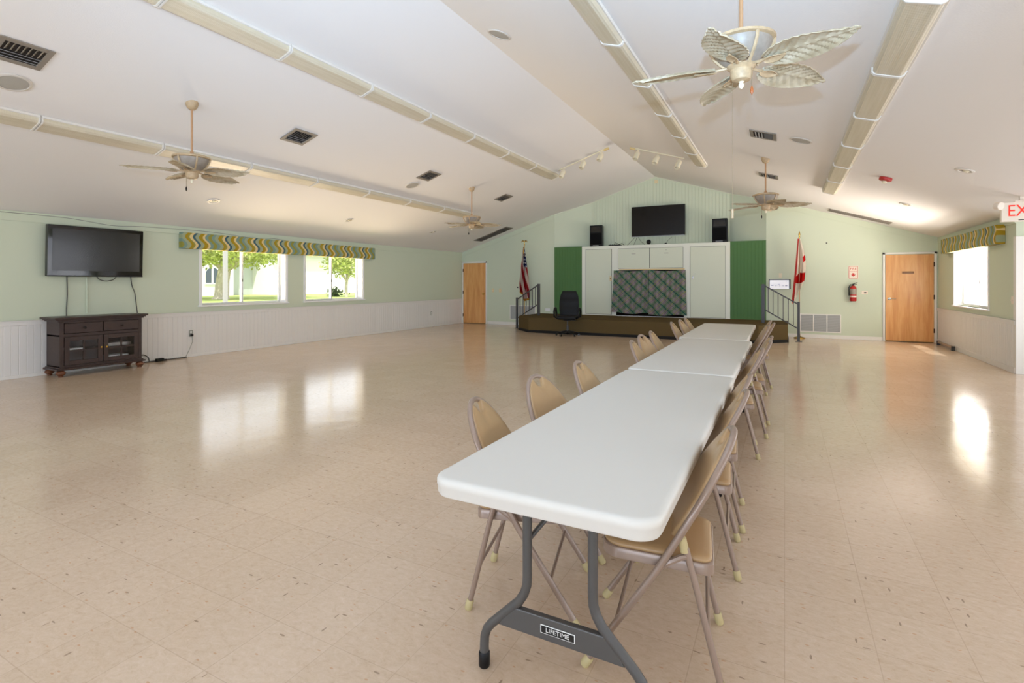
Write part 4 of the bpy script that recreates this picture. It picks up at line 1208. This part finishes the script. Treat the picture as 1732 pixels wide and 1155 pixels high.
# ------------------------------------------------------------------ left wall items
tv = flat_tv('television', 'black flat television on the green wall above the dark console', 1.29, .775, .08, (-9.69, 4.255, 1.475), radians(90), 'tv_screen', .055, radians(2.0))
MB().box(-.645, .645, -.0425, -.038, .0, .018).build('bottom_trim', 'black_plastic', tv, smooth=0)
MB().box(-.25, .25, .03, .105, .2, .6).build('wall_bracket', 'black_plastic', tv, smooth=0)
cable('cord', [(LX+.02, 3.90, 1.5), (LX+.022, 3.905, 1.2), (LX+.02, 3.895, .92), (LX+.05, 3.90, .72)], .007, 'cable', 'dark cable hanging below the wall TV at its end nearest the camera')
cable('cord', [(LX+.02, 4.16, 1.5), (LX+.02, 4.16, .9)], .009, 'green_wall', 'wall coloured cable cover running from the TV to the console')
cable('cord', [(LX+.03, 4.28, 1.49), (LX+.03, 4.33, 1.43), (LX+.03, 4.42, 1.405), (LX+.03, 4.52, 1.43), (LX+.03, 4.57, 1.49)], .006, 'cable', 'short dark cable looping below the middle of the wall TV')
cable('cord', [(LX+.02, 4.78, 1.5), (LX+.022, 4.80, 1.33), (LX+.03, 4.84, 1.2), (LX+.02, 4.87, 1.0), (LX+.04, 4.88, .80)], .007, 'cable', 'grey cable hanging below the wall TV at the window end')
cable('cord', [(LX+.02, 3.0, EZ-.03), (LX+.02, 3.9, EZ-.035), (LX+.02, 4.5, EZ-.09), (LX+.022, 5.0, EZ-.065), (LX+.02, 6.2, EZ-.055), (LX+.02, 7.0, EZ-.10), (LX+.02, 7.45, EZ-.075), (LX+.03, 7.75, EZ-.088), (LX+.05, 7.84, EZ-.10)], .0045, 'cable_grey', 'thin loose cable strung along the top of the window wall')

# console
cn = thing('media_console', 'dark espresso wood media console with glass doors under the wall TV', 'console', (-9.53, 4.18, 0), radians(90))
# local: x along the wall (world y), y toward the wall is +  (front faces local -y -> world +x)
HWc, HD = .545, .20
MB().box(-HWc-.075, HWc+.075, -HD-.05, HD+.03, .845, .872, .006).box(-HWc-.05, HWc+.05, -HD-.032, HD+.02, .826, .846, .005).box(-HWc-.025, HWc+.025, -HD-.016, HD+.01, .806, .828, .005).build('top', 'espresso', cn, smooth=0)
b = MB()
b.box(-HWc, -HWc+.025, -HD+.01, HD, .13, .81); b.box(HWc-.025, HWc, -HD+.01, HD, .13, .81)
b.box(-HWc, HWc, HD-.012, HD, .13, .81); b.box(-HWc, HWc, -HD+.01, HD, .13, .155); b.box(-HWc, HWc, -HD+.01, HD, .59, .61)
b.box(-HWc, -HWc+.05, -HD, -HD+.022, .13, .81, .003); b.box(HWc-.05, HWc, -HD, -HD+.022, .13, .81, .003)
b.box(-HWc+.05, HWc-.05, -HD, -HD+.022, .785, .81); b.box(-HWc+.05, HWc-.05, -HD, -HD+.022, .585, .625); b.box(-HWc+.05, HWc-.05, -HD, -HD+.022, .13, .16)
b.build('carcass', 'espresso', cn, smooth=0)
MB().box(-HWc-.045, HWc+.045, -HD-.035, HD+.01, .095, .125, .008).box(-HWc-.02, HWc+.02, -HD-.015, HD, .122, .142, .005).build('plinth', 'espresso', cn, smooth=0)
for sx in (-1, 1):
    for sy in (-1, 1):
        MB().lathe([(.03, 0), (.034, .006), (.028, .018), (.05, .034), (.06, .055), (.054, .075), (.038, .088), (.042, .096)], 20, T(sx*(HWc-.02), sy*(HD-.03)-.01, 0)).build('foot', 'bun_foot', cn)
MB().box(-HWc+.03, HWc-.03, -HD+.03, HD-.015, .355, .372).build('shelf', 'espresso', cn, smooth=0)
for s in (-1, 1):
    xa, xb = sorted((s*.006, s*(HWc-.055)))
    dr = MB().box(xa, xb, -HD-.012, -HD+.02, .632, .78, .004).build('drawer', 'espresso', cn, smooth=0)
    xm = (xa+xb)/2
    MB().lathe([(.010, 0), (.008, .012), (.016, .02), (.018, .027), (.008, .034), (.001, .035)], 14, T(xm, -HD-.012, .706) @ RX(pi/2)).build('knob', 'knob_dark', dr)
    b = MB(); q = .062; za, zb = .165, .58
    b.box(xa, xa+q, -HD-.010, -HD+.014, za, zb, .003); b.box(xb-q, xb, -HD-.010, -HD+.014, za, zb, .003); b.box(xa+q, xb-q, -HD-.010, -HD+.014, za, za+q, .003); b.box(xa+q, xb-q, -HD-.010, -HD+.014, zb-q, zb, .003)
    b.box(xm-.010, xm+.010, -HD-.007, -HD+.010, za+q, zb-q); b.box(xa+q, xb-q, -HD-.007, -HD+.010, (za+zb)/2-.008, (za+zb)/2+.008)
    dd = b.build('door', 'espresso', cn, smooth=0)
    MB().box(xa+q-.004, xb-q+.004, -HD+.0, -HD+.003, za+q-.004, zb-q+.004).build('pane', 'glass', dd, smooth=0)
    kx = s*.036
    MB().lathe([(.008, 0), (.007, .012), (.014, .02), (.015, .027), (.006, .033), (.001, .034)], 14, T(kx, -HD-.010, .39) @ RX(pi/2)).build('knob', 'brass', dd)
# gear seen through the console glass
cnM = T(-9.53, 4.18, 0) @ RZ(radians(90))
def inside(name, x0, x1, y0, y1, z0, z1, mat, label, cat):
    b = MB().box(x0, x1, y0, y1, z0, z1, .004).xf(cnM); return tag(b.build(name, mat, smooth=0), label, cat)
inside('disc_player', .09, .44, -.10, .14, .373, .43, 'silver', 'silver disc player behind the console door nearest the windows', 'disc player')
inside('game_box', -.42, -.20, -.08, .12, .373, .395, 'label_white', 'flat white box on the console shelf behind the door nearest the camera', 'box')
inside('paper_stack', .12, .40, -.10, .12, .1555, .23, 'frame_white', 'white paper stack low behind the console door nearest the windows', 'papers')
# outlets, plugs and cords on the wainscot
def outlet(y, z, label):
    r = thing('wall_outlet', label, 'outlet', (LX+.012, y, z), radians(90), 'outlets on the white wainscot')
    MB().box(-.038, .038, -.006, 0, -.06, .06, .003).build('cover', 'cable_grey', r, smooth=0)
    for dz in (-.024, .024): MB().box(-.017, .017, -.009, -.005, dz-.016, dz+.016, .002).build('socket', 'label_white', r, smooth=0)
    return r
outlet(5.79, .435, 'grey wall outlet with a black plug beside the console'); outlet(13.23, .42, 'white wall outlet near the far corner door')
w = thing('power_plug', 'small black plug in the wall outlet beside the console', 'plug', (LX+.022, 5.79, .405), radians(90))
MB().box(-.02, .02, -.045, 0, -.02, .02, .005).build('plug_body', 'black_plastic', w, smooth=0)
MB().tube([(.0, -.03, -.018), (.005, -.04, -.12), (-.05, -.03, -.26), (-.10, -.03, -.36), (-.12, -.04, -.392)], .006, 6).build('cord', 'cable_grey', w)
cable('extension_cord', [(LX+.07, 5.68, .012), (LX+.05, 5.45, .011), (LX+.06, 5.1, .011), (LX+.05, 4.9, .011), (LX+.10, 4.84, .011), (LX+.06, 4.87, .09), (LX+.05, 4.95, .14), (LX+.06, 5.03, .09), (LX+.10, 5.03, .011)], .009, 'cable', 'black cord lying along the wainscot beside the console', 'cord')
w = thing('power_adapter', 'black power adapter lying on the floor beside the console', 'adapter', (LX+.10, 5.22, 0), radians(100))
MB().box(-.085, .04, -.03, .03, 0, .055, .006).build('brick', 'black_plastic', w, smooth=0); MB().box(.045, .10, -.02, .02, 0, .03, .005).build('plug_body', 'black_plastic', w, smooth=0)
w = thing('power_switch', 'black box fixed to the console side facing the windows', 'switch box', (-9.56, 4.733, .50))
MB().prism([(-.05, -.05), (.05, -.05), (.05, .05), (-.05, .05)], .0, .05, 'y', bevel=.012).build('box', 'black_plastic', w, smooth=0)
# valances
def valance(name, x0, x1, y0, y1, z0, z1, label):
    b = MB().box(x0, x1, y0, y1, z0, z1, .006)
    return tag(b.build(name, 'wave', smooth=0), label, 'valance', 'wave print window valances')
valance('valance', LX, LX+.115, 5.58, 10.60, 2.005, 2.300, 'long box valance in blue, ochre and cream waves over both lawn windows')
valance('valance', RXW-.115, RXW, 10.92, 14.22, 2.0, 2.305, 'shorter box valance in ochre waves over the single bright window')

# ------------------------------------------------------------------ right side items
e = thing('exit_sign', 'white exit sign with red letters and emergency lamp heads hanging near the corner window', 'exit sign', (2.78, 9.2, 2.19))
MB().box(-.22, .24, -.035, .035, 0, .255, .006).build('case', 'exit_white', e, smooth=0)
text_mesh('letters', 'EXIT', .215, 'exit_red', e, T(.015, -.0365, .135) @ RX(pi/2), .001, sx=.80)
MB().box(-.05, .05, -.037, -.034, .012, .022).build('clip', 'cable', e, smooth=0)
MB().box(-.09, .09, -.05, .05, .255, .27, .004).box(-.03, .03, -.02, .02, .26, .36).build('canopy', 'exit_white', e, smooth=0)
for s in (-1, 1):
    m = T(s*.215+.01, -.03, .215) @ RZ(s*radians(-35)) @ RX(radians(100))
    MB().lathe([(.025, -.05), (.05, -.03), (.055, .03), (.05, .038), (.002, .040)], 16, T(s*.045, 0, 0) @ m).build('lamp_head', 'exit_white', e)
w = thing('light_switch', 'pale light switch on the wall past the corner window', 'light switch', (RXW, 10.63, 1.11), radians(-90))
MB().box(-.038, .038, -.007, 0, -.06, .06, .003).build('cover', 'sign_white', w, smooth=0); MB().box(-.008, .008, -.02, -.006, -.012, .012, .002).build('toggle', 'sign_white', w, smooth=0)
w = thing('floor_bar', 'short low metal bar on end brackets along the wainscot under the corner window', 'metal bar', (3.02, 14.0, 0), 0)
MB().tube([(0, -.55, .065), (0, .55, .065)], .028, 10).build('bar', 'metal_bar', w)
for s in (-1, 1): MB().box(-.035, .03, s*.56-.02, s*.56+.02, 0, .095, .004).build('end_bracket', 'rail_metal', w, smooth=0)
w = tag(MB().tube([(-.05, 0, .008), (.05, .01, .008)], .007, 8).xf(T(-2.08, 5.48, 0)).build('pen', 'label_black'), 'small dark pen lying on the floor behind the first window-side chair', 'pen')

# ------------------------------------------------------------------ outside
tag(MB().box(-110, -10.05, -40, 130, -.3, .18).build('lawn', 'lawn', smooth=0), 'green lawn outside the windows on the TV wall', 'lawn', kind='structure')
tag(MB().box(4.8, 60, -60, 80, -.3, -.02).build('bright_ground', 'stucco', smooth=0), 'pale ground added outside the corner window to brighten it', 'bright_ground', kind='structure')  # pale slab added so the view through this window stays bright
bd = thing('white_building', 'white single storey building across the lawn with an arched dark window', 'building', (-46, 36, .18))
BO = Vector((-46, 36, .18))
def bpart(b, n, m, parent=bd): return b.xf(T(*(-BO))).build(n, m, parent, smooth=0)
bpart(MB().box(-54, -46, 14, 31.2, .1, 4.6), 'wall', 'stucco')
bpart(MB().box(-54, -47.0, 31.2, 33.9, .1, 4.2), 'wall', 'stucco_shade')
bpart(MB().box(-54, -44.5, 33.9, 60, .1, 4.4), 'wall', 'stucco')
bpart(MB().prism([(-55, 4.5), (-45.5, 4.5), (-50, 6.3)], 13.5, 33.8, 'y').prism([(-55, 4.3), (-43.8, 4.3), (-50, 6.4)], 33.7, 60.5, 'y'), 'roof', 'roof_ext')
arch = [(-.62, 0), (.62, 0), (.62, .80)] + [(.62*cos(pi*k/12), .80+.62*sin(pi*k/12)) for k in range(1, 12)] + [(-.62, .80)]
wn_ = bpart(MB().prism([(29.15+a, 1.33+b_) for a, b_ in arch], -46.02, -45.95, 'x'), 'window', 'dark_glass')
bpart(MB().box(-45.95, -45.9, 29.03, 29.20, 1.33, 2.75).box(-45.95, -45.9, 28.4, 29.9, 1.22, 1.34), 'window_bar', 'stucco', wn_)

def tree(name, label, x, y, base, trunk_h, trunk_r, crown, n, lean, seed, leaf=.16):
    r = thing(name, label, 'tree', (x, y, base), 0); rnd = random.Random(seed)
    b = MB()
    b.tube([(0, 0, -.1), (.02, .02, .2), (lean*.4, 0, trunk_h*.5), (lean, .05, trunk_h), (lean*1.2, 0, trunk_h+1.2)], [trunk_r*1.5, trunk_r*1.1, trunk_r, trunk_r*.9, trunk_r*.5], 12)
    for k in range(6):
        a = rnd.random()*2*pi; L = rnd.uniform(1.2, 2.4)*crown[0]/3
        b.tube([(lean, 0, trunk_h*.8), (lean+cos(a)*L*.5, sin(a)*L*.5, trunk_h+.6), (lean+cos(a)*L, sin(a)*L, trunk_h+1.1)], [trunk_r*.5, trunk_r*.32, trunk_r*.12], 7)
    b.build('trunk', 'bark', r)
    b = MB(); cx, cz = crown[0], crown[1]
    for k in range(n):
        # clumps of leaves around random centres inside an ellipsoid
        a = rnd.random()*2*pi; u = rnd.uniform(-1, 1); q = rnd.random()**.4
        c = Vector((lean+cx*q*sqrt(1-u*u)*cos(a), cx*q*sqrt(1-u*u)*sin(a), crown[2]+cz*q*u))
        for j in range(5):
            p = c+Vector((rnd.gauss(0, .22), rnd.gauss(0, .22), rnd.gauss(0, .18)))
            d = Vector((rnd.gauss(0, 1), rnd.gauss(0, 1), rnd.gauss(-.4, .7))).normalized()*leaf
            e_ = d.orthogonal().normalized()*leaf*.45
            v = [b.bm.verts.new(p-d), b.bm.verts.new(p+e_), b.bm.verts.new(p+d), b.bm.verts.new(p-e_)]
            b.bm.faces.new(v)
    b.build('foliage', 'leaf', r, smooth=0)
    return r
def at(u, d):
    a = (u-866)/879.; th_ = atan2(461, 879); c_, s_ = cos(th_), sin(th_)
    return (d*(a*c_-s_), d*(a*s_+c_))
X, Y = at(374, 38); tree('shade_tree', 'broad tree with thick pale trunk outside the first window', X, Y, .18, 2.6, .44, (6.0, 2.0, 4.35), 3000, .45, 3)
X, Y = at(585, 44); tree('young_tree', 'slender green tree outside the second window', X, Y, .18, 1.6, .12, (1.9, 1.5, 3.2), 420, .1, 5, .17)
X, Y = at(381, 31); pst = thing('yard_post', 'plain grey post standing on the lawn outside the first window', 'post', (X, Y, .18))
MB().box(-.10, .10, -.10, .10, -.1, 4.2, .01).build('shaft', 'post_grey', pst, smooth=0); MB().box(-.13, .13, -.13, .13, 4.2, 4.3, .01).build('cap', 'post_grey', pst, smooth=0)
X, Y = at(566, 45); sb = MB()
rnd = random.Random(9)
for k in range(260):
    p = Vector((rnd.gauss(0, .3), rnd.gauss(0, .3), abs(rnd.gauss(.3, .2)))); d = Vector((rnd.gauss(0, 1), rnd.gauss(0, 1), rnd.gauss(.3, 1))).normalized()*.13; e_ = d.orthogonal().normalized()*.06
    sb.bm.faces.new([sb.bm.verts.new(p-d), sb.bm.verts.new(p+e_), sb.bm.verts.new(p+d), sb.bm.verts.new(p-e_)])
sb = sb.build('bush', 'shrub', smooth=0); sb.location = (X, Y, .18); tag(sb, 'small round bush on the lawn outside the second window', 'bush')

# ------------------------------------------------------------------ light
wd = bpy.data.worlds.new('World'); scene.world = wd; wd.use_nodes = True
bg = wd.node_tree.nodes['Background']; bg.inputs[0].default_value = (.93, .97, 1.0, 1); bg.inputs[1].default_value = 1.8
def light(name, kind, loc, rot, energy, color=(1,1,1), **kw):
    l = bpy.data.lights.new(name, kind); l.energy = energy; l.color = color
    for k, v in kw.items(): setattr(l, k, v)
    o = bpy.data.objects.new(name, l); col.objects.link(o); o.location = loc; o.rotation_euler = rot
    return o
s = light('sun', 'SUN', (0, 0, 20), (0, 0, 0), 4.6, (1, .95, .86), angle=radians(.6))
s.rotation_euler = Vector((-.42, .50, -1.05)).to_track_quat('-Z', 'Y').to_euler()
# photographer's flash on the camera, just above the lens, its head tilted up
yaw = atan2(461, 879); pit = radians(26)
f = light('camera_flash', 'SPOT', (.03, -.02, 1.70), (0, 0, 0), 1250, (.43, .68, 1.0), shadow_soft_size=.03, spot_size=radians(98), spot_blend=1.0)
f.rotation_euler = Vector((-sin(yaw)*cos(pit), cos(yaw)*cos(pit), sin(pit))).to_track_quat('-Z', 'Y').to_euler()
# lamps added inside the unseen front and entry windows as daylight fill
light('daylight_fill_front', 'AREA', (-3.4, FY+.30, 1.45), (radians(108), 0, 0), 385, (.675, .785, 1.0), shape='RECTANGLE', size=11.0, size_y=1.3)
light('daylight_fill_entry', 'AREA', (4.30, 3.3, 1.25), (0, radians(112), 0), 150, (.78, .835, 1.0), shape='RECTANGLE', size=1.8, size_y=13.5)
light('daylight_window_1', 'AREA', (LX-.19, 6.94, 1.5), (0, radians(-100), 0), 2, (.95, 1, .96), shape='RECTANGLE', size=1.0, size_y=1.8)
light('daylight_window_2', 'AREA', (LX-.19, 9.33, 1.5), (0, radians(-100), 0), 5, (.95, 1, 1), shape='RECTANGLE', size=1.0, size_y=1.8)
light('daylight_window_3', 'AREA', (RXW+.17, 12.7, 1.5), (0, radians(100), 0), 52, (1, .95, .9), shape='RECTANGLE', size=1.0, size_y=1.9)
# lamps added outside, standing in for sunlit ground, to brighten the ceiling
light('added_uplight_lawn', 'AREA', (LX-1.5, 8.1, .25), (0, radians(-140), 0), 900, (1, .77, .54), shape='RECTANGLE', size=1.6, size_y=5.0)
light('added_uplight_corner', 'AREA', (RXW+1.3, 12.7, .05), (0, radians(138), 0), 950, (1, .875, .77), shape='RECTANGLE', size=1.8, size_y=2.6)
scene.cycles.diffuse_bounces = 7

# ------------------------------------------------------------------ camera
cd = bpy.data.cameras.new('camera'); cam = bpy.data.objects.new('camera', cd); col.objects.link(cam)
cd.sensor_fit = 'HORIZONTAL'; cd.sensor_width = 36.0; cd.lens = 879/1732*36; cd.shift_y = -(577.5-478)/1732
cd.clip_start = .05; cd.clip_end = 400
cam.location = (0, 0, 1.38); cam.rotation_euler = (radians(90), 0, atan2(461, 879))
scene.camera = cam
vs = scene.view_settings
vs.view_transform = 'Standard'; vs.look = 'None'; vs.gamma = 1.0; vs.use_curve_mapping = False; vs.exposure = 0.0
